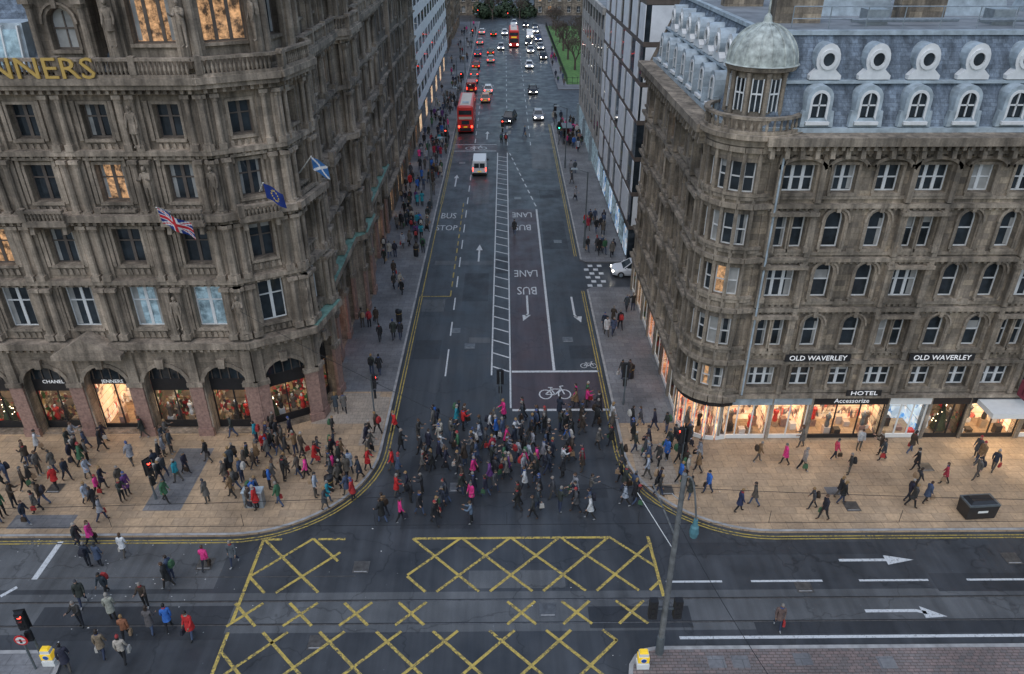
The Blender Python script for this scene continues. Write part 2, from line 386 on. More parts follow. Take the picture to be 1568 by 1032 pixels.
def cornice(b,k,f,u0,u1,z,h,p,dent=True,e=0.):
    z+=f.eps
    b.box(k,f,u0-e*.5,u1+e*.5,-.2,p*.45,z,z+h*.45)
    b.box(k,f,u0-e,u1+e,-.2,p,z+h*.45+.002,z+h)
    if dent:
        n=max(1,int((u1-u0)/.42))
        for i in range(n):
            x=u0+(i+.5)*(u1-u0)/n; b.box(k,f,x-.09,x+.09,p*.45+.001,p*.8,z+h*.12,z+h*.45)
def balus(b,k,f,u0,u1,z,h=.95,d=.1,step=.24,e=0.):
    z+=f.eps
    b.box(k,f,u0-e,u1+e,d-.16,d+.16,z,z+.14); b.box(k,f,u0-e,u1+e,d-.16,d+.18,z+h-.14,z+h)
    n=max(1,int((u1-u0)/step)); per=max(4,int(3.8/step))
    for i in range(n):
        x=u0+(i+.5)*(u1-u0)/n
        if i%per==0: b.box(k,f,x-.16,x+.16,d-.17,d+.19,z+.142,z+h+.08); continue
        c=f(x,d,0)
        b.revolve(k,(c.x,c.y,z+.14),[(.05,0),(.095,.22),(.05,.45),(.06,h-.28)],6)
def column(b,k,f,u,d,z0,z1,r=.19):
    b.box(k,f,u-r*1.35,u+r*1.35,.0,d+r*1.35,z0,z0+.35)
    c=f(u,d,0); b.revolve(k,(c.x,c.y,0),[(r*1.15,z0+.35),(r,z0+.5),(r*.86,z1-.42),(r*1.0,z1-.4),(r*1.35,z1-.2)],8)
    b.box(k,f,u-r*1.5,u+r*1.5,.0,d+r*1.5,z1-.2,z1)
def shop(b,f,l,r,z0,z1,d0,dep,back,mull=2,fk='black',lampk='lampw',lightw=.6,rise=.3):
    y0=d0-dep
    for q in ([(l,d0,z0),(r,d0,z0),(r,y0,z0),(l,y0,z0)],): b.poly('paveb',[f(*p) for p in q])
    b.poly(back,[f(l,y0,z0),f(r,y0,z0),f(r,y0,z1),f(l,y0,z1)])
    for x in (l,r): b.poly(back,[f(x,d0,z0),f(x,y0,z0),f(x,y0,z1),f(x,d0,z1)])
    b.poly('white',[f(l,d0,z1),f(r,d0,z1),f(r,y0,z1),f(l,y0,z1)])
    if lampk: b.box(lampk,f,l+.25,r-.25,y0+.3,y0+.3+lightw,z1-.08,z1-.03)
    n=max(2,int((r-l)/.55))
    for i in range(n):
        x=l+(i+.5)*(r-l)/n+uni(-.1,.1); dd=y0+uni(.35,dep-.3)
        h=uni(.25,.7); kk=random.choice(['wplas','granite','black','paveb','busred' if back!='shopback' else 'buscream'])
        b.box(kk,f,x-.2,x+.2,dd-.2,dd+.2,z0+.01,z0+h)
        q=rnd()
        if q<.55:
            c=f(x,dd,0); k1=random.choice(['maroon','black','wplas','busred','dframe','steel'])
            b.revolve(k1,(c.x,c.y,z0+h),[(.13,0),(.17,.2),(.11,.5),(.2,.8),(.17,.88),(.05,.93)],8); b.revolve('wplas',(c.x,c.y,z0+h+.93),[(.045,0),(.075,.08),(.07,.17),(.0,.22)],8)
        elif q<.8 and back=='xmas':
            c=f(x,dd,0); b.revolve('leaf',(c.x,c.y,z0+.1),[(.05,0),(.5,.1),(.3,.8),(.36,.8),(.18,1.4),(.22,1.4),(0,2.1)],9)
            for j in range(16):
                a=uni(0,6.28); hh=uni(.1,1.9); rr=.48*(1-hh/2.2)+.03; b.box('lampw',Fr((c.x,c.y),(c.x+1,c.y)),rr*math.cos(a)-.02,rr*math.cos(a)+.02,rr*math.sin(a)-.02,rr*math.sin(a)+.02,z0+.15+hh,z0+.19+hh)
    b.poly('pane',[f(l,d0-.06,z0),f(r,d0-.06,z0),f(r,d0-.06,z1),f(l,d0-.06,z1)])
    for i in range(mull+2):
        x=l+.04+(r-l-.08)*i/(mull+1); b.box(fk,f,x-.04,x+.04,d0-.09,d0-.02,z0+.002,z1-.002)
    b.box(fk,f,l+.002,r-.002,d0-.095,d0-.015,z0+.004,z0+rise)

# ------------------------------------------------------------------ ground
def arc(cx,cy,r,a0,a1,n=14): return [(cx+r*math.cos(R(a0+(a1-a0)*i/n)),cy+r*math.sin(R(a0+(a1-a0)*i/n))) for i in range(n+1)]
g=B(); g.sheet('ground',-900,900,-300,1500,-.02); g.single('ground')
g=B(); g.sheet('asphalt',-140,140,8,340,0); g.single('road')
larc=arc(-15.5,38.5,7.5,-90,0); rarc=arc(14.9,38.5,7.5,-90,-180)
YS=45.3
b=B(); b.extr('paveb',[(-140,31)]+larc+[(-8,YS),(-140,YS)],-.02,.12)
b.sheet('paveg',-21,-18.8,33,38.8,.124); b.sheet('tactile',-9.6,-8.25,39,44.6,.124); b.sheet('tactile',-13.2,-9.0,41.4,YS-.2,.1245)
b.sheet('paveg',-28,-24.5,31.6,32.7,.124)
b.single('pavement')
b=B(); b.extr('paveg',[(-8,YS+.002),(-8,262),(-140,262),(-140,YS+.002)],-.02,.12); b.single('pavement')
b=B(); b.extr('paveb',[(140,31)]+rarc+[(7.4,YS-4),(140,YS-4)],-.02,.12); b.sheet('paveg',19,20.2,34,34.7,.124); b.sheet('tactile',8,10.4,35,39,.124); b.single('pavement')
b=B(); b.extr('paveg',[(7.4,YS-3.998),(140,YS-3.998),(140,62.6),(7.9,62.6),(7.4,62.1)],-.02,.12); b.single('pavement')
b=B(); b.extr('paveg',[(7.4,69),(7.9,68.4),(140,68.4),(140,128),(9.5,128),(7.6,125)],-.02,.12); b.single('pavement')
b=B()
lk=[(-140,31)]+larc+[(-8,262)]; rk=[(140,31)]+rarc+[(7.4,62.1)]
b.ribbon('kerb',lk,.09,.17,.127); b.ribbon('kerb',rk,-.09,.17,.127); b.ribbon('kerb',[(7.4,69),(7.6,125),(9.5,128)],-.09,.17,.127)
b.single('kerb_stones')
b=B(); pl=arc(7.0,22.0,1.55,270,90,8)
b.extr('setts',[(60,23.55)]+[(60,15)]+[(7,15)]+pl,-.02,.13); b.ribbon('kerb',pl+[(60,23.55)],-.1,.2,.137)
for (x,y) in ((9.2,22.7),(10.3,22.7),(13.2,22.8),(17,22.6)): b.sheet('paveg',x,x+.8,y-.35,y+.3,.138)
b.single('tram_platform')
b=B(); pl=arc(-21.6,22.4,1.2,-90,90,8); b.extr('paveg',[(-40,21.2)]+pl+[(-40,23.6)],-.02,.13); b.ribbon('kerb',[(-40,21.2)]+pl+[(-40,23.6)],.1,.2,.137); b.single('traffic_island')
b=B()
b.sheet('buslane',.42,3.5,48.2,84,.004); b.sheet('buslane',.42,7.2,43.1,48.0,.004); b.sheet('buslane',-7.6,-1.2,109,112.5,.004)
b.sheet('asph3',-60,60,24.55,27.0,.003)
PATCH=[(-30,-15,27.3,30.7,'asph3'),(9,20,29.4,30.3,'asph2'),(-7.3,-5.2,50,53,'asph2'),(-3.9,-1.6,60,66,'asph2'),(4,6.5,72,80,'asph2'),(-6,-1.5,31.5,38,'asph2'),(22,31,26.8,28,'asph2'),
    (-7.4,-5.4,58,60.4,'asph3'),(-3,-1.3,52.5,53.4,'asph3'),(5,7,50,52,'asph2'),(-4,-2,86,95,'asph3'),(-8,7.4,126,128,'asph3'),(3.7,6.6,100,112,'asph3'),(1,6,34,35.2,'asph2'),(14.8,17,30.2,30.7,'asph2'),
    (-1.05,.25,66,70,'asph2'),(4.2,6.8,88,91,'asph2'),(-7,-4.7,112.8,121,'asph2'),(12,26,24.3,25.,'asph2'),(-2,3,27.2,28.4,'asph3'),(4,9,24.7,26,'asph2'),(-60,-33,28,30.8,'asph3'),(-23,-13.6,24.2,26.2,'asph2'),(-7,-1.3,68,69,'asph3')]
for i,(x0,x1,y0,y1,k) in enumerate(PATCH): b.sheet(k,x0,x1,y0,y1,.0045+.0002*i)
b.single('road_surface_repairs')
b=B()
for y in (26.45,25.02,):
    b.box('rail',ID,-90,90,y-.03,y+.03,-.01,.012); b.box('black',ID,-90,90,y+.035,y+.075,-.01,.0105)
b.box('rail',ID,-90,-7.9,28.06,28.1,-.01,.012)
b.single('tram_rails')
z=.0125
b=B(); y_='yellow'; w_='wpaint'; y2='yellow2'
for off in (.26,.46):
    b.ribbon(y2,[(-140,31)]+larc+[(-8,61)],-off,.08,z); b.ribbon(y2,[(-8,86),(-8,150)],-off,.08,z); b.ribbon(y2,[(140,31)]+rarc+[(7.4,62)],off,.08,z); b.ribbon(y2,[(7.4,70),(7.6,125)],off,.08,z)
b.single('kerb_yellow_lines')
b=B()
X0,X1=-13.4,7.9
def clipdiag(c,sgn,xa,xb,ya,yb):
    (x0,y0),(x1,y1)=(c,ya),(c+sgn*(yb-ya),yb)
    t0,t1=0.,1.
    dx=x1-x0
    for (e,s) in ((xa,1),(xb,-1)):
        f0=s*(x0-e); f1=s*(x1-e)
        if f0<0 and f1<0: return None
        if f0<0: t0=max(t0,f0/(f0-f1))
        elif f1<0: t1=min(t1,f0/(f0-f1))
    if t1-t0<.04: return None
    return (x0+dx*t0,y0+(y1-y0)*t0),(x0+dx*t1,y0+(y1-y0)*t1)
def box_junction(xa,xb,ya,yb,phase=0.,sp=2.72):
    n=0
    for i in range(-20,30):
        for sg in (1,-1):
            cc=X0+phase+i*sp-sg*(30.8-ya)
            r=clipdiag(cc,sg,xa,xb,ya,yb)
            if r: b.line(y_,r[0],r[1],.15,z+.0004*(n%5)); n+=1
box_junction(X0,-9.0,27.0,30.8,0.); box_junction(-5.2,X1,27.0,30.8,0.)
for i in range(8):
    x=-12.9+i*2.72
    if i in (4,): continue
    b.line(y_,(x-.7,24.95),(x+.7,26.35),.15,z); b.line(y_,(x+.7,24.95),(x-.7,26.35),.15,z+.001)
box_junction(X0,5.2,20,24.6,.9)
b.line(y_,(X0,20),(X0,24.6),.17,z+.003); b.line(y_,(X0,25.1),(X0,30.8),.17,z+.003); b.line(y_,(X1,26.6),(X1-.1,30.8),.17,z+.003)
for a,c in ((-13.3,-12.4),(-10.4,-8.9),(-5.1,5.6)): b.line(y_,(a,30.75),(c,30.75),.16,z+.003)
b.single('box_junction_markings')
b=B()
for a,c in ((8.2,11.1),(12.6,16.3),(18.2,21.8),(23.8,28),(30,34),(-36,-33),(-31,-28.5)): b.line(w_,(a,27.55),(c,27.55),.13,z)
b.line(w_,(8.2,24.1),(90,24.1),.17,z); b.line(w_,(-24.5,28),(-24.5,30.7),.3,z); b.line(w_,(-25.6,26.9),(-25.1,27.5),.2,z); b.line(w_,(-27.5,27.9),(-26.3,27.9),.2,z)
def arrow(x,y,ang,L=4.,curve=0):
    ca,sa=math.cos(R(ang)),math.sin(R(ang))
    def T(u,v): return (x+u*ca-v*sa,y+u*sa+v*ca,z)
    b.poly(w_,[T(-L/2,-.09),T(L/2-1.5,-.09+0),T(L/2-1.5,.09),T(-L/2,.09)])
    if not curve: b.poly(w_,[T(L/2-1.5,-.34),T(L/2,0),T(L/2-1.5,.34)])
    else:
        s=curve; b.poly(w_,[T(L/2-1.5,-.09),T(L/2-1.0,.3*s-.09),T(L/2-1.0,.3*s+.12),T(L/2-1.5,.09)])
        b.poly(w_,[T(L/2-1.2,.3*s-.3),T(L/2-.1,.75*s),T(L/2-1.2,.3*s+.42)])
arrow(19.7,28.95,0); arrow(19.7,25.6,0,4.,-.5)
arrow(-2.7,71,90,4.4); arrow(-6.4,95,90,5); arrow(1.9,58.6,-90,5,-.6); arrow(5.9,58.3,-90,5,.6); arrow(-2.8,118,90,5)
b.line(w_,(-1.1,47.6),(-1.1,108),.12,z); b.line(w_,(.3,43.3),(.3,108),.12,z)
yy=48.2
while yy<107: b.line(w_,(-1.03,yy+.65),(.24,yy-.1),.16,z+.001); yy+=2.05
b.line(w_,(3.62,48.2),(3.62,84),.2,z); b.line(w_,(.42,48.1),(7.0,48.1),.25,z); b.line(w_,(.42,43.05),(7.2,43.05),.25,z)
yy=47.5
while yy<145: b.line(w_,(-4.55,yy),(-4.55,yy+(4 if yy<52 else 2.4)),.12,z); yy+=6.2 if yy<52 else 4.6
yy=85
while yy<108: b.line(w_,(3.62-(yy-85)*.13,yy),(3.62-(yy-85)*.13-.2,yy+1.3),.14,z); yy+=2.4
yy=112
while yy<200: b.line(w_,(.3,yy),(.3,yy+2),.12,z); b.line(w_,(3.8,yy),(3.8,yy+2),.12,z); yy+=5
for i in range(6):
    for j in range(2): b.sheet(w_,7.6+j*.9+ .45*(i%2),8.05+j*.9+.45*(i%2),62.9+i*.9,63.4+i*.9,z)
b.line(w_,(-7.6,109),(-1.3,109),.25,z); b.line(w_,(-7.6,112.5),(-1.3,112.5),.2,z)
def ground_text(s,x,y,size,sy,ang):
    ca,sa=math.cos(R(ang)),math.sin(R(ang))
    textgeo(b,w_,s,lambda u,d,v:(x+u*ca-v*sa,y+u*sa+v*ca,z),size,0,1.,sy)
ground_text('LANE',1.95,66.0,.95,2.3,180); ground_text('BUS',1.95,62.2,1.1,2.1,180)
ground_text('LANE',1.9,82.2,.95,2.4,180); ground_text('BUS',1.9,78.2,1.1,2.2,180)
ground_text('STOP',-6.5,78.0,1.0,2.2,0); ground_text('BUS',-6.5,81.8,1.05,2.4,0)
def bike(x,y,s):
    for cx in (-.62,.62):
        o=[(x+s*cx+s*.4*math.cos(R(a)),y+s*1.3*.4*math.sin(R(a))) for a in range(0,361,24)]
        for i in range(len(o)-1): b.line(w_,o[i],o[i+1],.09*s,z)
    P=lambda u,v:(x+s*u,y+s*v)
    for a,c in (((-.62,0),(-.2,.62)),((-.2,.62),(.42,.62)),((.42,.62),(0,-.05)),((0,-.05),(-.62,0)),((0,-.05),(-.28,.8)),((.62,0),(.36,.95)),((.36,.95),(.6,1.0)),((-.42,.82),(-.12,.82))): b.line(w_,P(*a),P(*c),.09*s,z+.001)
bike(3.5,45.0,1.1); bike(6.3,48.9,.6); bike(-4.3,110.5,1.5)
b.single('road_markings')
b=B()
yy=61
while yy<86: b.line(y2,(-5.0,yy),(-5.0,yy+1.2),.12,z); yy+=2
b.line(y2,(-7.6,61),(-5.0,61),.12,z); b.line(y2,(-7.6,61),(-7.6,86),.1,z)
b.single('bus_stop_markings')
b=B()
for (x,y) in ((-4.2,54.6),(-7.7,28.7),(-2.9,52),(15.2,27.2),(27,29),(-3,35),(9.5,34.5),(5,53),(1.5,88),(-6,103),(26,36.5),(-27,35),(20,33),(2,25.8),(-9,24),(5.5,74),(-16,29)):
    zz=.13 if (y>31.5 and abs(x)>9) else .0115
    b.sheet('rail',x-.42,x+.42,y-.42,y+.42,zz); b.sheet('kerb',x-.34,x+.34,y-.34,y-.28,zz+.002)
b.single('manhole_covers')
b=B()
for i in range(110):
    x,y=uni(-30,-13),uni(24,31)
    if rnd()<.3: x,y=uni(-13,14),uni(22,36)
    s=uni(.02,.045); zz=.02 if not (y>31 and abs(x)>9) else .13
    if not(x<-20 and y<24) and not(x>5 and y<24): b.line('wplas',(x,y),(x+s*uni(.5,2),y+s*uni(-1,1)),s,zz)
b.single('litter_scraps')

# ------------------------------------------------------------------ people meshes
def person_mesh(name,t1,k1,t2,k2,arm1,arm2,coat=0,bag=None,hat=False,longhair=False,lean=.03,fat=1.,elb=20,backpack=False):
    bm=bmesh.new(); lay=bm.verts.layers.skin.verify(); VV={}; bones=[]
    def v(n,p,rx,ry=None,root=False):
        q=bm.verts.new(p); q[lay].radius=(rx,ry or rx); q[lay].use_root=root; VV[n]=(q,Vector(p)); return q
    def e(a,c,m): bm.edges.new((VV[a][0],VV[c][0])); bones.append((VV[a][1],VV[c][1],m))
    def leg(s,t,k):
        h=Vector((s*.09,0,.9)); kn=h+.43*Vector((s*.02,math.sin(R(t)),-math.cos(R(t)))); an=kn+.41*Vector((0,math.sin(R(t-k)),-math.cos(R(t-k))))
        return h,kn,an
    L=[leg(-1,t1,k1),leg(1,t2,k2)]
    mz=min(L[0][2].z,L[1][2].z); dz=Vector((0,0,.085-mz))
    f=fat
    sh=lambda p:Vector(p)+dz
    v('pel',sh((0,0,.95)),.15*f,.11*f,True); v('spi',sh((0,lean*.4,1.15)),.14*f,.105*f); v('che',sh((0,lean,1.34)),.165*f,.12*f); v('nec',sh((0,lean*1.4,1.49)),.058); v('hb',sh((0,lean*1.7,1.57)),.055)
    e('pel','spi',0);e('spi','che',0);e('che','nec',0);e('nec','hb',2)
    for i,(s,(h,kn,an),am) in enumerate(((-1,L[0],arm1),(1,L[1],arm2))):
        n='LR'[i]
        v('h'+n,h+dz,.092*f,.1*f); v('k'+n,kn+dz,.064); v('a'+n,an+dz,.045); tk=25 if (kn.y-an.y)>.2 else 0
        v('t'+n,an+dz+Vector((s*.02,.15,-.045 if not tk else -.07)),.045,.03)
        e('pel','h'+n,1);e('h'+n,'k'+n,1);e('k'+n,'a'+n,1);e('a'+n,'t'+n,4)
        S=sh((s*.175,lean,1.405)); A=R(am); E=S+.28*Vector((s*.16,math.sin(A),-math.cos(A))); A2=R(am+elb); Wr=E+.25*Vector((s*.0,math.sin(A2),-math.cos(A2)))
        v('s'+n,S,.078*f); v('e'+n,E,.06*f); v('w'+n,Wr,.042); v('p'+n,Wr+.07*Vector((0,math.sin(A2),-math.cos(A2))),.034,.022)
        e('che','s'+n,0);e('s'+n,'e'+n,0);e('e'+n,'w'+n,0);e('w'+n,'p'+n,2)
        VV['hd'+n]=(None,(Wr,A2,s))
    me=bpy.data.meshes.new('tmp'); bm.to_mesh(me); bm.free()
    ob=bpy.data.objects.new('tmp',me); col.objects.link(ob)
    md=ob.modifiers.new('s','SKIN'); md.use_smooth_shade=True; sb=ob.modifiers.new('u','SUBSURF'); sb.levels=1
    bpy.context.view_layer.update()
    dg=bpy.context.evaluated_depsgraph_get(); m2=bpy.data.meshes.new_from_object(ob.evaluated_get(dg)); bpy.data.objects.remove(ob)
    MK=['coat','trous','skin','hair','shoe','bag','scarf']
    b=B()
    def near(c):
        best=None;bd=9
        for (a,d,m) in bones:
            ab=d-a; t=max(0,min(1,(c-a).dot(ab)/ab.length_squared)); dd=(c-(a+ab*t)).length-(.1 if m==0 and (abs(a.x)+abs(d.x))<.01 else 0)
            if dd<bd: bd=dd;best=m
        return best
    for k in MK: b.p[k]=([],[])
    vs=[tuple(x.co) for x in m2.vertices]
    per={k:{} for k in MK}
    hipz=.95+dz.z
    for p in m2.polygons:
        m=near(Vector(p.center))
        if m==1 and p.center[2]>hipz-.12: m=0
        k=MK[m]; V,F=b.p[k]; d=per[k]; idx=[]
        for i in p.vertices:
            if i not in d: d[i]=len(V); V.append(vs[i])
            idx.append(d[i])
        F.append(tuple(idx))
    bpy.data.meshes.remove(m2)
    H=sh((0,lean*2+.015,1.655))
    def ell(k,c,rx,ry,rz,n=10,m=7,cut=None,sq=0.):
        V,F=b.p[k]; base=len(V); 
        for j in range(m+1):
            ph=math.pi*j/m
            for i in range(n):
                a=2*math.pi*i/n; r=math.sin(ph); tz=math.cos(ph); tap=1-(sq*max(0,-tz))
                V.append((c[0]+rx*r*math.cos(a)*tap,c[1]+ry*r*math.sin(a)*tap,c[2]+rz*tz))
        for j in range(m):
            for i in range(n):
                q=(base+j*n+i,base+j*n+(i+1)%n,base+(j+1)*n+(i+1)%n,base+(j+1)*n+i)
                cc=[sum(V[x][y] for x in q)/4-c[y] for y in range(3)]
                if cut and cut(cc): continue
                F.append(q)
    ell('skin',H,.074,.093,.115,12,9,None,.25)
    b.box('skin',ID,H.x-.013,H.x+.013,H.y+.085,H.y+.115,H.z-.03,H.z+.012,.006,.004)
    b.box('scarf',ID,H.x-.024,H.x+.024,H.y+.078,H.y+.09,H.z-.062,H.z-.052)
    for s in (-1,1):
        b.box('hair',ID,H.x+s*.03-.012,H.x+s*.03+.012,H.y+.08,H.y+.092,H.z+.004,H.z+.018)
        b.box('skin',ID,H.x+s*.076-.01,H.x+s*.076+.01,H.y-.02,H.y+.015,H.z-.03,H.z+.03,.003,.003)
    hc=H+Vector((0,-.008,.012))
    ell('hair' if not hat else 'scarf',hc,.084,.102,.122,12,9,lambda c:(c[2]<.03 and c[1]>.03) or c[2]<-.07)
    if hat: ell('scarf',hc+Vector((0,0,.12)),.03,.03,.03,6,4)
    if longhair: ell('hair',H+Vector((0,-.055,-.09)),.085,.055,.15,10,6)
    ell('scarf' if rnd()<.6 else 'coat',sh((0,lean*1.5,1.5)),.098,.09,.055,10,4)
    for i in (0,1):
        Wr,A2,s=VV['hd'+'LR'[i]][1]; dr=Vector((0,math.sin(A2),-math.cos(A2))); sd=Vector((0,math.cos(A2),math.sin(A2))); pb=Wr+dr*.09
        for j in range(4):
            o=sd*(.027-.018*j); ln=(.036,.042,.038,.03)[j]; k1_=pb+o+dr*ln-Vector((s*.006,0,0)); b.tube('skin',pb+o-dr*.02,k1_,.009,.008,4); b.tube('skin',k1_,k1_+dr*ln*.8-Vector((s*.018,0,0)),.008,.006,4)
        t0=Wr+dr*.03+sd*.028; b.tube('skin',t0,t0+dr*.04+sd*.022,.011,.009,4); b.tube('skin',t0+dr*.04+sd*.022,t0+dr*.07+sd*.02,.009,.006,4)
        if bag==i+1:
            c=Wr+dr*.13; F=lambda x,y,z_,c=c:(c.x+x,c.y+y,c.z+z_)
            b.box('bag',F,-.06,.06,-.15,.15,-.36,-.08,.01,.03)
            b.tube('bag',F(0,-.1,-.09),F(0,0,.03),.008,None,4); b.tube('bag',F(0,.1,-.09),F(0,0,.03),.008,None,4)
    if coat:
        zt,zb=1.08,(.62 if coat==1 else .72)
        V,F=b.p['coat']; base=len(V); rings=[(zt,.155,.115,0),(.95,.185,.14,0),(.8,.19,.17,.01),(zb,.20,.2,.0)]
        for (zz,rx,ry,oy) in rings:
            for i in range(14):
                a=2*math.pi*i/14; w=1+.05*math.sin(a*5)*(zt-zz); p=sh((rx*f*math.cos(a)*w,oy+ry*f*math.sin(a)*w,zz)); V.append(tuple(p))
        for j in range(3):
            for i in range(14): F.append((base+j*14+i,base+j*14+(i+1)%14,base+(j+1)*14+(i+1)%14,base+(j+1)*14+i))
    if backpack:
        F_=lambda x,y,z_:tuple(sh((x,y-.19,z_)))
        b.box('bag',F_,-.15,.15,-.1,.1,1.02,1.25,-.01,-.01); b.box('bag',F_,-.155,.155,-.105,.105,1.25,1.44,.05,.04)
    me=b.mesh(name,None,('coat','trous','skin','hair','shoe','scarf')); return me
PM=[]
cfg=[dict(t1=20,k1=5,t2=-18,k2=16,arm1=-18,arm2=16,coat=1),dict(t1=-16,k1=20,t2=22,k2=6,arm1=18,arm2=-16,coat=0,bag=2),
 dict(t1=20,k1=8,t2=-20,k2=14,arm1=-12,arm2=12,coat=2,longhair=True,fat=.95,bag=1),dict(t1=3,k1=2,t2=-3,k2=2,arm1=3,arm2=8,coat=1,hat=True),
 dict(t1=24,k1=10,t2=-20,k2=18,arm1=-22,arm2=20,coat=0,backpack=True,lean=.06),dict(t1=-15,k1=25,t2=20,k2=4,arm1=16,arm2=-8,coat=2,hat=True,fat=1.08),
 dict(t1=4,k1=3,t2=-4,k2=5,arm1=35,arm2=30,elb=80,coat=0,fat=1.08),dict(t1=15,k1=5,t2=-12,k2=10,arm1=5,arm2=10,elb=60,coat=1,longhair=True,fat=.95),
 dict(t1=-20,k1=22,t2=20,k2=5,arm1=16,arm2=-18,coat=2,fat=1.05),dict(t1=2,k1=2,t2=-2,k2=2,arm1=0,arm2=2,coat=0,backpack=True,fat=1.04),
 dict(t1=18,k1=6,t2=-16,k2=20,arm1=-14,arm2=14,coat=0,longhair=True,fat=.95,hat=True,bag=2),dict(t1=18,k1=6,t2=-18,k2=16,arm1=24,arm2=-14,elb=45,coat=1,bag=2,fat=1.08)]
for i,c in enumerate(cfg):
    for q in ('t1','t2','k1','k2'): c[q]*=.8
    if c.get('elb',20)<60:
        for q in ('arm1','arm2'): c[q]*=.6
    PM.append(person_mesh('pedestrian_mesh',**c))
DARK=[(.014,.014,.016),(.022,.022,.026),(.018,.024,.04),(.035,.032,.03),(.05,.035,.025),(.06,.06,.065),(.03,.035,.03),(.09,.075,.06),(.018,.018,.035),(.014,.014,.014),(.04,.05,.06),(.11,.10,.09),(.05,.07,.12)]
BRI=[(.45,.02,.02),(.6,.03,.18),(.03,.12,.4),(.02,.24,.3),(.35,.32,.27),(.5,.5,.5),(.04,.12,.06),(.3,.02,.04),(.2,.12,.06),(.25,.25,.27),(.7,.05,.25),(.12,.04,.16),(.3,.33,.38)]
placed=[]
def onpave(x,y):
    if y<31: return (x>5.6 and y<23.5) or (x<-20.5 and y<23.6)
    if x<-8: return not (x>-15.5 and y<38.5 and math.hypot(x+15.5,y-38.5)>7.5)
    if x>7.4: return not (x<14.9 and y<38.5 and math.hypot(x-14.9,y-38.5)>7.5) and not (62.6<y<68.4) and y<128
    return False
def person(x,y,h,color=None,mi=None,kind='pedestrian',z=None):
    o=bpy.data.objects.new(kind,PM[mi if mi is not None else random.randrange(len(PM))]); col.objects.link(o)
    o.location=(x,y,(.125 if onpave(x,y) else .002) if z is None else z); o.rotation_euler=(0,0,h)
    s=random.gauss(.985,.045); s=max(.86,min(1.08,s)); o.scale=(s,s,s)
    cc=color or (random.choice(DARK) if rnd()<.72 else random.choice(BRI)); o.color=(*cc,1); placed.append((x,y)); return o
def crowd(n,x0,x1,y0,y1,axis,ok=lambda x,y:True,md=.5,gx=None,gy=None):
    c=0;t=0
    while c<n and t<n*40:
        t+=1
        x=random.gauss(*gx) if gx else uni(x0,x1); y=random.gauss(*gy) if gy else uni(y0,y1)
        if not(x0<x<x1 and y0<y<y1) or not ok(x,y): continue
        if any(abs(x-a)<md and abs(y-q)<md and math.hypot(x-a,y-q)<md for a,q in placed): continue
        h=(random.choice((R(90),R(-90))) if axis=='x' else random.choice((0,R(180))) if axis=='y' else uni(0,6.28))+random.gauss(0,.35)
        person(x,y,h); c+=1
        if rnd()<.35:
            dx,dy=(0.05,.55) if axis=='x' else (.55,.05)
            if x0<x+dx<x1 and y0<y+dy<y1 and ok(x+dx,y+dy): person(x+dx,y+dy,h+uni(-.1,.1)); c+=1
inrd=lambda x,y: not onpave(x,y)
for (x,y,h,c,m) in ((13.0,24.6,R(170),(.12,.08,.07),2),(17.9,31.9,R(100),(.02,.02,.03),1),(17.6,32.8,R(80),None,4),(13.3,32.6,R(-90),(.02,.03,.08),0),(14.3,33.1,R(80),None,8),
  (24.3,34.4,R(-80),(.03,.03,.035),4),(26.3,34.9,R(60),(.35,.03,.05),2),(25.2,36.2,R(70),None,0),(20.6,37.3,R(-90),(.5,.05,.1),10),(18.2,36.2,R(-90),(.25,.22,.2),1),(17.3,36.8,R(90),None,5),
  (15.7,37.1,R(-90),None,4),(22.5,38.2,R(180),(.4,.4,.4),9),(-2.0,31.9,R(90),(.1,.14,.2),6),(1.5,32.3,R(90),(.03,.03,.03),1),
  (-20.5,29.6,0,(.6,.6,.6),2),(-15.8,28.6,0,(.65,.04,.2),1),(-17.3,27.4,R(90),(.02,.02,.02),0),(-14.4,28.9,R(180),(.08,.09,.1),8),(-23.2,30.2,R(-90),(.03,.03,.03),5),(-22.6,30.4,R(-90),(.65,.04,.25),2),
  (-20.2,26.9,R(170),(.02,.03,.04),4),(-19.2,25.4,R(20),(.3,.3,.25),3),(-17.0,24.6,0,(.1,.09,.09),7),(-18,24.2,R(10),(.25,.1,.05),1),(-18.7,23.3,R(10),(.2,.15,.1),2),(-17.6,23,R(10),(.4,.35,.3),10),(-20,22.6,R(30),(.03,.03,.05),0),(-17.3,27.9,R(80),None,9),
  (.95,76,R(170),(.03,.03,.03),0),(.1,112,0,(.02,.02,.02),9),(-.6,113,0,(.02,.03,.1),4),(3,117,R(-60),None,1),(-9,33.9,R(80),(.4,.03,.03),3),(-7.0,36.5,R(90),(.5,.02,.02),1),(-7.4,40.6,R(120),(.5,.02,.02),8)): person(x,y,h,c,m)
crowd(64,-5,4.8,34.4,41.2,'x',inrd,.46,(-.3,2.9),(37.8,1.8))
crowd(60,-7.6,7.6,32.6,42.2,'x',inrd,.5)
crowd(14,-7.2,7.0,31.6,34.5,'x',inrd,.6)
crowd(8,3.5,7.3,40,44,'x',inrd,.5)
crowd(62,-17,-8.3,33,40.6,'x',onpave,.46)
crowd(46,-32,-16,33.2,40.0,'x',onpave,.55)
crowd(6,-30,-22,31.6,34,'x',onpave,.7)
crowd(30,7.8,12.6,33.6,41,'x',onpave,.5)
crowd(13,13,30,32.2,38.8,'x',onpave,.8)
crowd(7,-23,-14.5,22.8,30.5,'y',inrd,.6)
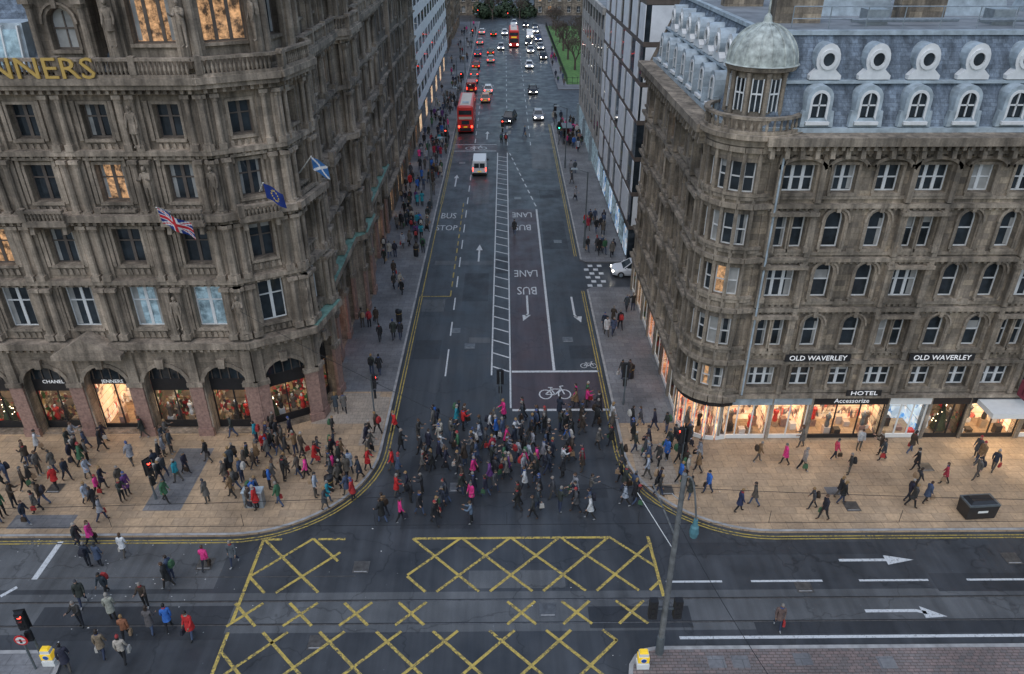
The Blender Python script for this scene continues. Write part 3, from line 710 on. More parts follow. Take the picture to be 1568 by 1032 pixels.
crowd(9,-12.2,-8.3,42.5,60,'y',onpave,.6); crowd(20,-12.4,-8.3,60,78,'y',onpave,.5); crowd(62,-12.4,-8.4,76,112,'y',onpave,.5); crowd(50,-12.4,-8.5,110,160,'y',onpave,.5); crowd(25,-12.6,-8.5,160,250,'y',onpave,.6)
crowd(9,8,11,44,60,'y',onpave,.6); crowd(17,8,11,69,80,'y',onpave,.5); crowd(5,8,11.4,80,110,'y',onpave,.6); crowd(32,8,11.6,108,127,'y',onpave,.5); crowd(12,10.7,12.3,155,200,'y',lambda x,y:True,.6)

# ------------------------------------------------------------------ ornate department store (left corner)
b=B()
PTS=[(-45,40.4),(-15.9,40.4),(-12.6,42.2),(-11.9,45.6),(-12.8,46.2),(-12.8,57.2),(-12.0,58.0),(-12.0,62.0),(-12.8,62.8),(-12.8,77)]
segs=list(zip(PTS,PTS[1:]))
ROW=[(7.4,11.3,8.1,10.9,1.75),(11.3,15.2,12.3,14.5,1.55),(15.2,18.9,16.1,18.2,1.5),(18.9,22.3,19.6,21.4,1.35)]
for si,(p0,p1) in enumerate(segs):
    f=Fr(p0,p1,si*.004)
    if si==0: cs=[x+45 for x in (-17.8,-21.6,-25.4,-29.2,-33,-36.8,-40.6)]
    elif f.L<2: cs=[]
    elif f.L<5: cs=[f.L/2]
    else:
        n_=int(f.L/3.5); cs=[(i+.5)*f.L/n_ for i in range(n_)]
    gw=[W(c,2.75,.14,5.35,1.,shop=1,dp=.7) for c in cs]
    storey(b,f,0,f.L,0,6.9,gw,'jen')
    for ci,c in enumerate(cs):
        ent=(si==0 and ci==2)
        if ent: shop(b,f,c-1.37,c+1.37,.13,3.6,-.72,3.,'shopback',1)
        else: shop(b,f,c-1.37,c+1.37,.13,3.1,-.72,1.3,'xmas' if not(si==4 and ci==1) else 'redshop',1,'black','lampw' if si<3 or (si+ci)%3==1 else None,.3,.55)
        b.box('black',f,c-1.36,c+1.36,-.85,-.68,3.1+(.5 if ent else 0),4.0)
        b.poly('glass',[f(p[0],-.7,p[1]) for p in outline(c,2.74,3.99,5.35,1.)])
        for k in range(5): b.box('dframe',f,c-1.1+k*.55-.03,c-1.1+k*.55+.03,-.69,-.63,4.0,5.0)
        o1=outline(c,3.25,.6,5.62,1.); o2=outline(c,2.77,.6,5.36,1.); ring(b,'jtrim',f,o1,o2,.1,0)
        b.box('jtrim',f,c-.2,c+.2,.101,.3,5.3,5.95,-.06,0)
        if si==0 and ci in(2,3): textgeo(b,'letter','JENNERS' if ci==2 else 'CHANEL',lambda u,d,v,c=c:f(c+u,-.66+d,3.8+v),.36,.01)
    edges=[]
    if len(cs)>1: edges=[(cs[i]+cs[i+1])/2 for i in range(len(cs)-1)]; edges+= [max(cs)+1.9 if max(cs)+2.1<f.L else f.L-.3,max(.4,min(cs)-1.9)]
    elif cs: edges=[.3,f.L-.3]
    for x in edges:
        b.box('granite',f,x-.42,x+.42,.002,.22,.12,3.95); b.box('granite',f,x-.5,x+.5,.002,.3,.118,.7); b.box('jtrim',f,x-.5,x+.5,.002,.34,3.952,4.25); b.box('jtrim',f,x-.3,x+.3,.002,.2,4.252,6.6)
    cornice(b,'jtrim',f,0,f.L,6.6,.75,.75,True,.3)
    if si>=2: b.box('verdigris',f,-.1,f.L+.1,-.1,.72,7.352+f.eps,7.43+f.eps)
    for ri,(z0,z1,a,t,w) in enumerate(ROW):
        ww=[]
        for ci,c in enumerate(cs):
            wd=w*(.85 if si in(1,2) else 1)
            ww.append(W(c,wd,a,t,0,fk='dframe' if ri else 'frame',tk='jtrim',pl=.16 if ri==1 else .03,pb=.03,pc=.45 if ri==0 and si<3 else 0.03,nv=1,tr=.62,thick=1,ped=(2 if (ri==2 and ci%2==0) else (1 if ri in(0,2) else 0)),pb2=.12))
        storey(b,f,0,f.L,z0,z1,ww,'jen')
        for x in edges:
            for dx in (-.33,.33):
                column(b,'jtrim',f,x+dx,.32,z0+.12,z1-.35,.2-.015*ri)
            b.box('jtrim',f,x-.68,x+.68,.0,.17,z0+.1,z1-.3)
        for c in cs:
            for k in range(5): b.box('jtrim',f,c-.8+k*.36,c-.56+k*.36,.001,.09,a-.62,a-.25,.05,0)
            for sx in (-1,1): b.box('jtrim',f,c+sx*(w/2+.3)-.1,c+sx*(w/2+.3)+.1,.001,.13,a-.1,t+.2)
        cornice(b,'jtrim',f,0,f.L,z1-.35,.5 if ri in(0,2) else .7,.5 if ri in(0,2) else .85,True,.25)
    for ci,c in enumerate(cs):
        if si in(1,6) or (si==0 and ci%2==0) or (si in(4,8) and ci%2==1):
            b.box('jtrim',f,c-1.2,c+1.2,.4,1.15,15.02,15.2); balus(b,'jtrim',f,c-1.15,c+1.15,15.2,.75,.98,.2)
            for sx in(-.9,.9): b.box('jtrim',f,c+sx-.12,c+sx+.12,.2,.95,14.5,15.018,0,.1)
        else: balus(b,'jtrim',f,c-1.1,c+1.1,15.28,.5,.35,.2)
    cornice(b,'jtrim',f,0,f.L,22.25,.6,1.0,True,.35)
    balus(b,'jtrim',f,0,f.L,22.85,.95,.7,.22,.2)
    u0=25.0 if si==0 else 0
    tw=[W(c,2.2,24.3,27.4,0,fk='dframe',tk='jtrim',pl=.9 if si<2 else .1,pb=.0,nv=2,thick=1,tr=.7,ped=1) for ci,c in enumerate(cs)]
    storey(b,f,u0,f.L,22.3,31,tw,'jen',-.5)
    for x in edges:
        if x>u0: column(b,'jtrim',f,x,-.1,23.2,28.4,.26); b.box('jtrim',f,x-.45,x+.45,-.499,-.2,22.9,28.6)
    cornice(b,'jtrim',f,u0,f.L,28.6,.8,.7,True,.2)
f=Fr((-45,40.4),(-15.9,40.4))
b.poly('roof',[(-20,40.9,31),(-16,40.9,31),(-12.9,42.6,31),(-12.9,77,31),(-20,77,31)])
b.poly('jen',[(-20,40.9,22.3),(-20,48,22.3),(-20,48,31),(-20,40.9,31)]); column(b,'jtrim',f,25.3,-.1,23.2,28.4,.3)
b.poly('slate',[(-45,41.1,22.9),(-20,41.1,22.9),(-20,46.5,27.6),(-45,46.5,27.6)]); b.poly('roof',[(-45,46.5,27.6),(-20,46.5,27.6),(-20,77,27.6),(-45,77,27.6)])
for dc_ in (22.6,30.5):
    if dc_>25: continue
    storey(b,f,dc_-1.5,dc_+1.5,22.9,26.6,[W(dc_,1.3,24.0,26.0,1,fk='dframe',tk='jtrim',pl=.0,pb=.3,nv=1,key=1)],'jen',-.6)
    for sx in(-1.5,1.5): b.poly('jen',[f(dc_+sx,-.6,22.9),f(dc_+sx,-5,22.9),f(dc_+sx,-5,26.6),f(dc_+sx,-.6,26.6)]); column(b,'jtrim',f,dc_+sx*.85,-.35,23.3,26.4,.18)
    b.box('jtrim',f,dc_-1.8,dc_+1.8,-5,-.2,26.6,26.85); b.poly('jtrim',[f(dc_-1.7,-.3,26.85),f(dc_+1.7,-.3,26.85),f(dc_,-.3,28.0)])
    for sx in(-1.7,1.7): b.poly('slate',[f(dc_+sx,-.3,26.85),f(dc_,-.3,28.0),f(dc_,-6,28.0),f(dc_+sx,-6,26.85)])
b.box('lead',f,16.5,20.3,-3.4,-.9,23.0,25.2,.1,.4); 
for k in range(5): b.box('frame',f,16.6+k*.85,16.68+k*.85,-2.8,-.75,23.1,25.1,0,.3)
b.box('cool',f,16.7,20.1,-3.2,-.86,23.2,24.9,.1,.3)
b.poly('jen',[(-45,40.4,0),(-45,77,0),(-45,77,27.6),(-45,40.4,22.9)]); b.poly('jen',[(-45,77,0),(-12.8,77,0),(-12.8,77,31),(-20,77,31),(-20,77,27.6),(-45,77,27.6)])
c=-25.4+45
b.box('jtrim',f,c-2.1,c+2.1,.7,1.25,6.5,6.8); b.poly('jtrim',[f(c-2.1,1.2,6.8),f(c+2.1,1.2,6.8),f(c,1.2,8.0)])
for s in (-1,1): b.poly('jtrim',[f(c+s*2.1,1.2,6.8),f(c,1.2,8.0),f(c,.1,8.0),f(c+s*2.1,.1,6.8)])
textgeo(b,'gold','JENNERS',lambda u,d,v:f(21.2+u,.98+d,23.3+v),1.45,.05,1.2)
store=b.group('department_store',PN)
for i,(x,y,zz,h) in enumerate(((-19.6,40.25,24.2,180),(-16.0,40.1,24.2,170),(-12.9,41.6,24.3,130),(-19.5,39.9,19.2,180),(-15.9,39.95,8.2,180),(-19.6,39.9,8.2,180),(-12.4,42.0,8.2,140),(-19.5,39.9,16,180),(-15.9,39.9,16,170))):
    me=PM[[3,6,9][i%3]].copy()
    for k in range(len(me.materials)): me.materials[k]=MT['jtrim']
    o=bpy.data.objects.new('statue_%d'%i,me); col.objects.link(o); o.location=(x,y,zz); o.rotation_euler=(0,0,R(h)); o.scale=(1.25,1.1,1.25); o.parent=store

# ------------------------------------------------------------------ generic stone terraces
def terrace(name,x,y0,y1,side,zs,bay,wk,tk,D=14,top=None,lit=.08,arch=(),ww=1.15,shopk='shopback',ground=4.2,lamp=3):
    b=B()
    f=Fr((x,y0),(x,y1)) if side>0 else Fr((x,y1),(x,y0))
    L=f.L; n=int(L/bay); cs=[(i+.5)*L/n for i in range(n)]
    storey(b,f,0,L,0,ground,[W(c,bay*.72,.14,ground-.9,0,shop=1,dp=.25) for c in cs],wk)
    for i,c in enumerate(cs):
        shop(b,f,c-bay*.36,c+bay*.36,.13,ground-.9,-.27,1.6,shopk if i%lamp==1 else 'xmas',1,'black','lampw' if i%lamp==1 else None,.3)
    cornice(b,tk,f,0,L,ground-.5,.5,.5,False)
    for i in range(len(zs)-1):
        a,t=zs[i],zs[i+1]
        storey(b,f,0,L,a,t,[W(c,ww,a+.85,t-.65,1 if i in arch else 0,tk=tk,pl=lit,ped=1 if i==1 else 0) for c in cs],wk)
        cornice(b,tk,f,0,L,t-.3,.3,.3 if i<len(zs)-2 else .8,i==len(zs)-2)
    for i in range(0,n,3):
        b.box(tk,f,cs[i]-bay*.5-.25,cs[i]-bay*.5+.25,.002,.45,ground,zs[-1]-.32)
    zt=zs[-1]; xb=x-side*D
    for yy in (y0,y1): b.poly(wk,[(x,yy,0),(xb,yy,0),(xb,yy,zt),(x,yy,zt)])
    b.poly('dark',[(xb,y0,0),(xb,y1,0),(xb,y1,zt),(xb,y0,zt)])
    if top:
        b.poly('slate',[(x-side*.4,y0,zt),(x-side*.4,y1,zt),(x-side*3,y1,zt+top),(x-side*3,y0,zt+top)])
        b.poly('roof',[(x-side*3,y0,zt+top),(x-side*3,y1,zt+top),(xb,y1,zt+top),(xb,y0,zt+top)])
        for yy in (y0,y1): b.poly(wk,[(x-side*.4,yy,zt),(x-side*3,yy,zt+top),(xb,yy,zt+top),(xb,yy,zt)])
        for k in range(3):
            yc=y0+(k+.5)*(y1-y0)/3; b.box(wk,ID,min(x-side*4,x-side*6),max(x-side*4,x-side*6),yc-.6,yc+.6,zt+top-.5,zt+top+2.2)
    else: b.poly('roof',[(x,y0,zt),(x,y1,zt),(xb,y1,zt),(xb,y0,zt)])
    return b.group(name,PN)
terrace('stone_terrace',-12.9,77.3,97,1,[4.2,8,11.6,15.2,18.8,22.4,25.6],3.2,'dark','jtrim',20,3,.06,(1,),1.3)
terrace('stone_terrace',-13.2,97.3,117,1,[4.2,8,11.4,14.8,18.2,21.5],2.9,'jen','wtrim',20,3,.06,(),1.2)
terrace('stone_terrace',-14.2,186,214,1,[4.2,8,11.4,14.8,18.2],3.1,'dark','wtrim',20,3,.1)
terrace('stone_terrace',-14.2,222,255,1,[4.2,8,11.4,14.8],3.1,'wav','wtrim',20,3,.1)
b=B(); f=Fr((-13.3,118),(-13.3,184)); L=f.L
b.box('glass',f,0,L,-18,0,0,27)
b.poly('roof',[(-13.3,118,27.01),(-13.3,184,27.01),(-31,184,27.01),(-31,118,27.01)])
for i in range(8): b.box('white',f,-.1,L,-18.1,.04,3.6+i*3.3,5.2+i*3.3)
n=int(L/5.2)
for i in range(n+1): b.box('white',f,i*5.2-.5,i*5.2+.5,0,.06,3.5,27)
for i in range(6): b.box('white',f,-.12,-.02,-3*i-.9,-3*i,3.5,27)
for i in range(0,n,2): b.box('shopback',f,i*5.2+.6,i*5.2+3.3,.0,.04,.4,3.)
b.group('white_office_block',PN)

# ------------------------------------------------------------------ hotel (right corner)
b=B(); Y0=39.5
f=Fr((13.6,Y0),(48,Y0)); bays=[15.9,18.35,20.75,23.15,25.85,28.2,30.5,33,35.4,38,40.4,43,45.6]; wide={0,3,6,9,12}
def hrows(f,cs,wide,si):
    RZ=[(3.7,6.2,4.15,5.65,0),(6.2,9.8,7.0,9.2,1),(9.8,13.0,10.35,12.6,1),(13.0,16.2,13.5,15.75,1),(16.2,19.2,16.8,18.35,0)]
    for ri,(z0,z1,a,t,ar) in enumerate(RZ):
        ws=[]
        for i,c in enumerate(cs):
            wd=i in wide
            if ar and wd and ri!=2:
                for dx in (-.5,.5): ws.append(W(c+dx,.78,a,t,1,tk='wtrim',nv=0,sur=.09))
            elif wd: ws.append(W(c,1.75,a,t,0,tk='wtrim',nv=2,thick=1,hood=ri==4,ped=ri==2))
            else: ws.append(W(c,1.3 if ri in(0,4) else 1.05,a,t,ar,tk='wtrim',nv=1 if ri in (0,4) else 0,hood=ri==4,thick=ri in(0,4),key=ar))
        storey(b,f,0,f.L,z0,z1,ws,'wav')
        for i,c in enumerate(cs):
            if i in wide:
                for dx in (-1.15,1.15):
                    b.box('wtrim',f,c+dx-.15,c+dx+.15,.002,.34,z0+.1,z1-.2)
                    if ar: column(b,'wtrim',f,c+dx*.86,.3,a-.1,t+.1,.1)
                if ri in(1,2,3) :
                    b.box('wtrim',f,c-1.35,c+1.35,.002,.48,z1-.62,z1-.42)
                    for k in range(6): b.box('wtrim',f,c-1.0+k*.36,c-.8+k*.36,.002,.1,a-.5,a-.2)
            elif ar:
                for dx in (-.68,.68): b.box('wtrim',f,c+dx-.07,c+dx+.07,.002,.13,a,t-.5)
        for i in range(len(cs)-1):
            m_=(cs[i]+cs[i+1])/2
            if ri in(2,3): b.box('wtrim',f,m_-.28,m_+.28,.002,.1,z0+.12,z0+.5,.06,0)
        h=.22
        b.box('wtrim',f,-.02,f.L,-.1,.3,z1-h+f.eps,z1+.02+f.eps); b.box('wtrim',f,-.01,f.L,-.1,.12,a-.35+f.eps,a-.17+f.eps)
        n=int(f.L/.35)
        for i in range(n): b.box('wtrim',f,(i+.5)*.35-.07,(i+.5)*.35+.07,.05,.22,z1-h-.13,z1-h+.002)
    cornice(b,'wtrim',f,0,f.L,19.2,.8,.95,True)
    n=int(f.L/.8)
    for i in range(n): b.box('wtrim',f,(i+.5)*.8-.12,(i+.5)*.8+.12,.1,.7,18.85,19.4,0,.1)
hrows(f,[x-13.6 for x in bays],wide,0)
def hshop(x0,x1,back,sign=None,z1=2.85,fk='wplas',mull=2,sk='black'):
    l,r=x0-13.6,x1-13.6
    shop(b,f,l,r,.13,z1,-.02,2.2,back,mull,fk)
    b.box(sk,f,l-.05,r+.05,-.1,.12,z1+.003,3.48)
    if sign: textgeo(b,'letter',sign,lambda u,d,v:f((l+r)/2+u,.14+d,3.15+v),.46,.01)
for a,c in ((13.6,13.85),(16.85,17.05),(19.35,19.6),(24.25,24.45),(27.0,27.2),(29.5,29.7),(33.2,33.5),(37.4,37.6),(41,41.3),(45,48)):
    b.box('wtrim',f,a-13.6,c-13.6,-.6,.1,.1,3.48)
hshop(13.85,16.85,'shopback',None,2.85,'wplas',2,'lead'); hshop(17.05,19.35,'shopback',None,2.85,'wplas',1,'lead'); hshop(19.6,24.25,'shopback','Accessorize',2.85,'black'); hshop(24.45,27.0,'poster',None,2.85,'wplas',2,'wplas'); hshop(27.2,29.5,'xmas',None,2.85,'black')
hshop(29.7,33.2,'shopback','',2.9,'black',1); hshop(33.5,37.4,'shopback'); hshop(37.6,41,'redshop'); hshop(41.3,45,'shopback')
b.box('wtrim',f,0,f.L,-.3,.35,3.485,3.72)
for xx in (19.0,26.6):
    b.box('black',f,xx-13.6-2.0,xx-13.6+2.0,.32,.4,6.24,6.72); textgeo(b,'letter','OLD WAVERLEY',lambda u,d,v:f(xx-13.6+u,.42+d,6.48+v),.48,.01)
b.box('black',f,22.4-13.6-1.1,22.4-13.6+1.1,.36,.42,3.72,4.12); textgeo(b,'letter','HOTEL',lambda u,d,v:f(22.4-13.6+u,.44+d,3.92+v),.42,.01,1.3)
b.box('wplas',f,29.9-13.6,33.4-13.6,.2,1.9,2.95,3.3); b.box('lampw',f,30.2-13.6,33.1-13.6,.5,1.6,2.9,2.945)
b.box('maroon',f,31.9-13.6,32.0-13.6,.6,1.6,3.9,5.0); b.box('maroon',f,31.9-13.6,33.2-13.6,1.0,1.06,4.1,4.9)
b.tube('lead',f(1.15,.36,3.8),f(1.15,.36,19.2),.06,None,6); b.tube('lead',f(20.1,.36,3.8),f(20.1,.36,19.2),.05,None,6)
fs=Fr((11.5,62.5),(11.5,41.6),.004); cs=[fs.L-(1.7+2.5*i) for i in range(8)][::-1]
hrows(fs,cs,{1,4,7},1)
for i in range(7):
    l=.6+i*2.9; shop(b,fs,l,l+2.5,.13,2.85,-.02,2.2,'redshop' if i in(3,5) else ('shopback' if i%2 else 'xmas'),1,'wplas','lampw',.3); b.box('wtrim',fs,l-.4,l,-.5,.1,.1,3.48)
b.box('wtrim',fs,20.9-.45,20.9,-.5,.1,.1,3.48)
b.box('black',fs,0,fs.L,-.1,.14,2.853,3.3); b.box('wtrim',fs,0,fs.L,-.3,.36,3.48,3.72)
tc=(13.55,41.55); tr=2.25
angs=[168+i*(290-168)/6 for i in range(7)]
for i in range(6):
    p0=(tc[0]+tr*math.cos(R(angs[i])),tc[1]+tr*math.sin(R(angs[i]))); p1=(tc[0]+tr*math.cos(R(angs[i+1])),tc[1]+tr*math.sin(R(angs[i+1])))
    ff=Fr(p0,p1,.008)
    for (z0,z1,a,t,ar) in ((3.7,6.2,4.15,5.65,0),(6.2,9.8,7.2,9.1,0),(9.8,13,10.6,12.4,0),(13,16.2,13.7,15.6,0),(16.2,19.3,16.8,18.5,0)):
        storey(b,ff,0,ff.L,z0,z1,[W(ff.L/2,.6,a,t,ar,tk='wtrim',sur=0,nv=0,pb=.1,pl=.04,dp=.3)],'wav')
        b.box('wtrim',ff,-.02,ff.L+.02,-.3,.25,z1-.25,z1+.03); b.box('wtrim',ff,0,ff.L,-.1,.1,a-.4,a-.2); b.box('wtrim',ff,-.1,.1,0,.1,z0,z1-.252)
    shop(b,ff,.05,ff.L-.05,.13,2.85,-.02,1.3,'shopback' if i!=1 else 'redshop',0,'wplas','lampw',.3)
    b.box('black',ff,0,ff.L,-.2,.12,2.853,3.3); b.box('wtrim',ff,-.03,ff.L+.03,-.3,.38,3.3,3.73)
b.revolve('wtrim',(tc[0],tc[1],0),[(2.15,19.25),(2.5,19.4),(2.55,19.7),(2.85,19.8),(2.85,20.05),(1.4,20.06)],28)
dc=tc
b.revolve('wtrim',(dc[0],dc[1],20.06),[(2.65,0),(2.65,.14),(2.35,.14)],28); b.revolve('wtrim',(dc[0],dc[1],20.8),[(2.35,0),(2.67,0),(2.67,.14),(2.35,.14),(2.35,0)],28)
for i in range(40):
    a=R(i*360/40); b.revolve('wtrim',(dc[0]+2.5*math.cos(a),dc[1]+2.5*math.sin(a),20.2),[(.05,0),(.09,.2),(.05,.4),(.06,.6)],6)
b.revolve('wtrim',(dc[0],dc[1],0),[(1.6,20.05),(1.6,20.7),(1.42,20.75),(1.42,22.9),(1.8,23.0),(1.9,23.25),(1.75,23.3)],24)
for i in range(10):
    a=R(i*36+18); c_=(dc[0]+1.58*math.cos(a),dc[1]+1.58*math.sin(a),0); b.revolve('wtrim',c_,[(.15,20.7),(.12,21),(.11,22.7),(.17,22.95)],8)
    a=R(i*36); u=Vector((math.cos(a),math.sin(a))); p0=(dc[0]+1.45*u.x+.3*u.y,dc[1]+1.45*u.y-.3*u.x); p1=(dc[0]+1.45*u.x-.3*u.y,dc[1]+1.45*u.y+.3*u.x)
    ff=Fr(p1,p0)
    s_=-1 if ff.n.dot(Vector((u.x,u.y,0)))<0 else 1
    def bx(k,x0,x1,y,z0,z1): b.box(k,ff,x0,x1,min(-.15*s_,y*s_),max(-.15*s_,y*s_),z0,z1)
    bx('glass',.05,.55,.0,21.0,22.6); bx('frame',.0,.06,.05,20.95,22.65); bx('frame',.54,.6,.05,20.95,22.65); bx('frame',.0,.6,.045,21.85,21.93); bx('frame',.27,.33,.04,21,22.6)
dp=[(1.8*math.cos(R(t)),23.3+1.9*math.sin(R(t))) for t in range(0,86,8)]
b.revolve('copper',(dc[0],dc[1],0),[(1.95,23.25)]+dp+[(.22,25.25),(.18,25.5),(.06,25.65),(.04,26.3),(0,26.35)],28)
for i in range(16):
    a=R(i*22.5)
    for j in range(len(dp)-1): b.tube('copper',(dc[0]+dp[j][0]*math.cos(a),dc[1]+dp[j][0]*math.sin(a),dp[j][1]),(dc[0]+dp[j+1][0]*math.cos(a),dc[1]+dp[j+1][0]*math.sin(a),dp[j+1][1]),.05,None,4,False)
zt=24.7
def slope(f,u0,u1,k='slate'):
    b.poly(k,[f(u0,-.35,20.0),f(u1,-.35,20.0),f(u1,-2.1,zt),f(u0,-2.1,zt)])
slope(f,.0,f.L); slope(fs,0,fs.L)
b.box('lead',f,0,f.L,-.5,-.2,20.0,20.25); b.box('lead',fs,0,fs.L,-.5,-.2,20.004,20.254)
b.box('lead',f,-.0,f.L,-2.3,-1.95,zt-.1,zt+.12); b.box('lead',fs,0,fs.L,-2.3,-1.95,zt-.096,zt+.124)
b.box('lead',f,0,f.L,-1.5,-1.0,22.35,22.5); b.box('lead',fs,0,fs.L,-1.5,-1.0,22.354,22.504)
b.poly('roof',[(13.6,41.6,zt),(48,41.6,zt),(48,62.5,zt),(13.6,62.5,zt)])
b.poly('dark',[(11.5,62.5,0),(48,62.5,0),(48,62.5,zt),(13.6,62.5,zt),(11.5,62.5,20)]); b.poly('dark',[(48,Y0,0),(48,62.5,0),(48,62.5,zt),(48,Y0+2,zt),(48,Y0,20)])
def dormer(f,c):
    o=outline(c,.8,20.75,22.05,1); oo=outline(c,1.35,20.3,22.4,1); ring(b,'lead',f,oo,o,-.28,-1.9)
    b.poly('lead',[f(c-.67,-.28,20.3),f(c+.67,-.28,20.3),f(c+.4,-.28,20.76),f(c-.4,-.28,20.76)])
    o3=outline(c,1.0,20.6,22.17,1); ring(b,'frame',f,o3,outline(c,.76,20.8,22.02,1),-.25,-.29)
    b.poly('glass' if rnd()<.94 else 'lit',[f(p[0],-.4,p[1]) for p in o]); b.box('frame',f,c-.03,c+.03,-.38,-.3,20.8,22.0); b.box('frame',f,c-.36,c+.36,-.385,-.3,21.35,21.42)
    b.box('frame',f,c-.62,c+.62,-.4,-.1,20.42,20.58)
    for sx in(-1,1): b.box('lead',f,c+sx*.75-.12,c+sx*.75+.12,-.6,-.22,20.3,21.1,.05,.05)
def oculus(f,c):
    d=-1.0
    o=[(c+.62*math.cos(R(a)),23.55+.78*math.sin(R(a))) for a in range(-40,221,20)]
    pts=o+[(c-.82,22.75),(c-.82,22.55),(c+.82,22.55),(c+.82,22.75)]
    b.poly('frame',[f(p[0],d,p[1]) for p in pts])
    for i in range(len(pts)):
        j=(i+1)%len(pts); b.poly('lead' if i<len(o)-1 else 'frame',[f(pts[i][0],d,pts[i][1]),f(pts[j][0],d,pts[j][1]),f(pts[j][0],-2.1,pts[j][1]),f(pts[i][0],-2.1,pts[i][1])])
    c1=[(c+.46*math.cos(R(a)),23.55+.5*math.sin(R(a))) for a in range(0,360,20)]; c2=[(c+.3*math.cos(R(a)),23.55+.33*math.sin(R(a))) for a in range(0,360,20)]
    ring(b,'frame',f,c1,c2,d+.1,d,True); b.poly('glass' if rnd()<.95 else 'lit',[f(p[0],d+.01,p[1]) for p in c2])
for i in range(12): dormer(f,2.75+2.58*i); oculus(f,3.05+2.58*i)
for i in range(7): dormer(fs,fs.L-2.6-2.6*i); oculus(fs,fs.L-2.6-2.6*i)
for (x,y) in ((16.5,46),(24,47),(33,46),(16,55),(41,46)):
    b.box('wav',ID,x-1.3,x+1.3,y-.5,y+.5,zt-.1,zt+2.3); b.box('wtrim',ID,x-1.45,x+1.45,y-.65,y+.65,zt+2.3,zt+2.5)
    for k in range(4): b.tube('wtrim',(x-.9+k*.6,y,zt+2.5),(x-.9+k*.6,y,zt+3.1),.15,.12,8)
for i in range(17): b.tube('galv',(15.4+i*2,43.2,zt),(15.4+i*2,43.2,zt+1.1),.03,None,5)
for h in (.5,1.1): b.tube('galv',(15.4,43.2,zt+h),(47.4,43.2,zt+h),.03,None,5)
for i in range(4):
    x=19+i*7; b.box('lead',ID,x,x+4.5,49,53,zt,zt+1.3,.3,.3); b.box('galv',ID,x+1,x+2.2,44.6,45.6,zt,zt+.8); b.tube('galv',(x,44.2,zt+.3),(x+6,44.4,zt+.3),.12,None,6)
for i in range(6): b.box('galv',ID,18+i*5,18.1+i*5,54,54.1,zt,zt+4.)
for h in (1.5,3,4): b.box('galv',ID,18,43.1,54.1,54.2,zt+h,zt+h+.08)
hotel=b.group('corner_hotel',PN)

# ------------------------------------------------------------------ modern block, office on right
b=B(); f=Fr((12,96),(12,68.8)); fe=Fr((12,68.8),(34,68.8)); zt=27
b.box('glass',ID,12,34,68.8,96,0,zt); b.poly('roof',[(12,68.8,zt+.01),(34,68.8,zt+.01),(34,96,zt+.01),(12,96,zt+.01)])
for ff in (f,fe):
    for i in range(7):
        z0=3.7+i*3.35
        b.box('dframe',ff,0,ff.L,0.0,.04,z0-.35,z0+.05)
        u=uni(0,.8)
        while u<ff.L-.6:
            w=random.choice((2.0,3.,4.)); w=min(w,ff.L-u); b.box('white',ff,u,u+w,.01,.08,z0+.052,z0+2.95); u+=w+random.choice((1.5,2.2,3.))
    b.box('white',ff,-.05,ff.L,.0,.2,zt-.6,zt+.5)
for i in range(9): b.box('cool' if i%2 else 'poster',f,i*3+.3,i*3+2.6,.0,.05,.4,2.9)
b.group('modern_white_block',PN)
b=B(); f=Fr((12,124),(12,96.3)); zt=20
b.box('cool',ID,12,34,96.3,124,0,3.8); b.box('glass',ID,12.001,34,96.301,124,3.8,zt); b.poly('roof',[(12,96.3,zt+.01),(34,96.3,zt+.01),(34,124,zt+.01),(12,124,zt+.01)])
n=int(f.L/3.4)
for i in range(n+1): b.box('beige',f,i*3.4-.5,i*3.4+.5,0,.08,3.6,zt)
for i in range(5): b.box('beige',f,0,f.L,0,.06,3.6+i*3.25,4.8+i*3.25)
for i in range(0,n,3): b.box('galv',f,i*3.4,i*3.4+.3,0,.4,0,3.6)
b.box('beige',f,0,f.L,.0,.4,zt-.3,zt+.5)
for i in range(0,9): b.box('beige',Fr((12,96.3),(34,96.3)),i*2.4,i*2.4+.8,0,.2,3.6,zt+.3)
for i in range(5): b.box('beige',Fr((34,124),(12,124)),0,22,0,.25,3.6+i*3.25,5.2+i*3.25)
b.group('office_building',PN)
terrace('stone_terrace',62,70,124,-1,[4.2,8,11.4,14.8,18.2,21],3.,'wav','wtrim',20,3)
def faraway(name,x0,x1,y,zt,wk):
    b=B(); f=Fr((x0,y),(x1,y)); n=int((x1-x0)/3.2); cs=[(i+.5)*f.L/n for i in range(n)]
    zz=0
    while zz<zt-.5:
        h=3.5; storey(b,f,0,f.L,zz,zz+h,[W(c,1.2,zz+.9,zz+h-.6,0,tk='wtrim',pl=.12) for c in cs],wk); zz+=h
    cornice(b,'wtrim',f,0,f.L,zz-.3,.4,.5,False)
    for xx in (x0,x1): b.poly(wk,[(xx,y,0),(xx,y+14,0),(xx,y+14,zz),(xx,y,zz)])
    b.poly('slate',[(x0,y,zz),(x1,y,zz),(x1,y+6,zz+4),(x0,y+6,zz+4)]); b.poly('slate',[(x0,y+14,zz),(x1,y+14,zz),(x1,y+6,zz+4),(x0,y+6,zz+4)])
    b.group(name,PN)
faraway('georgian_terrace',-60,-9,280,14,'wav'); faraway('georgian_terrace',10.5,90,280,14,'wav'); faraway('georgian_terrace',64,130,200,14,'dark'); faraway('georgian_terrace',-110,110,420,14,'dark')

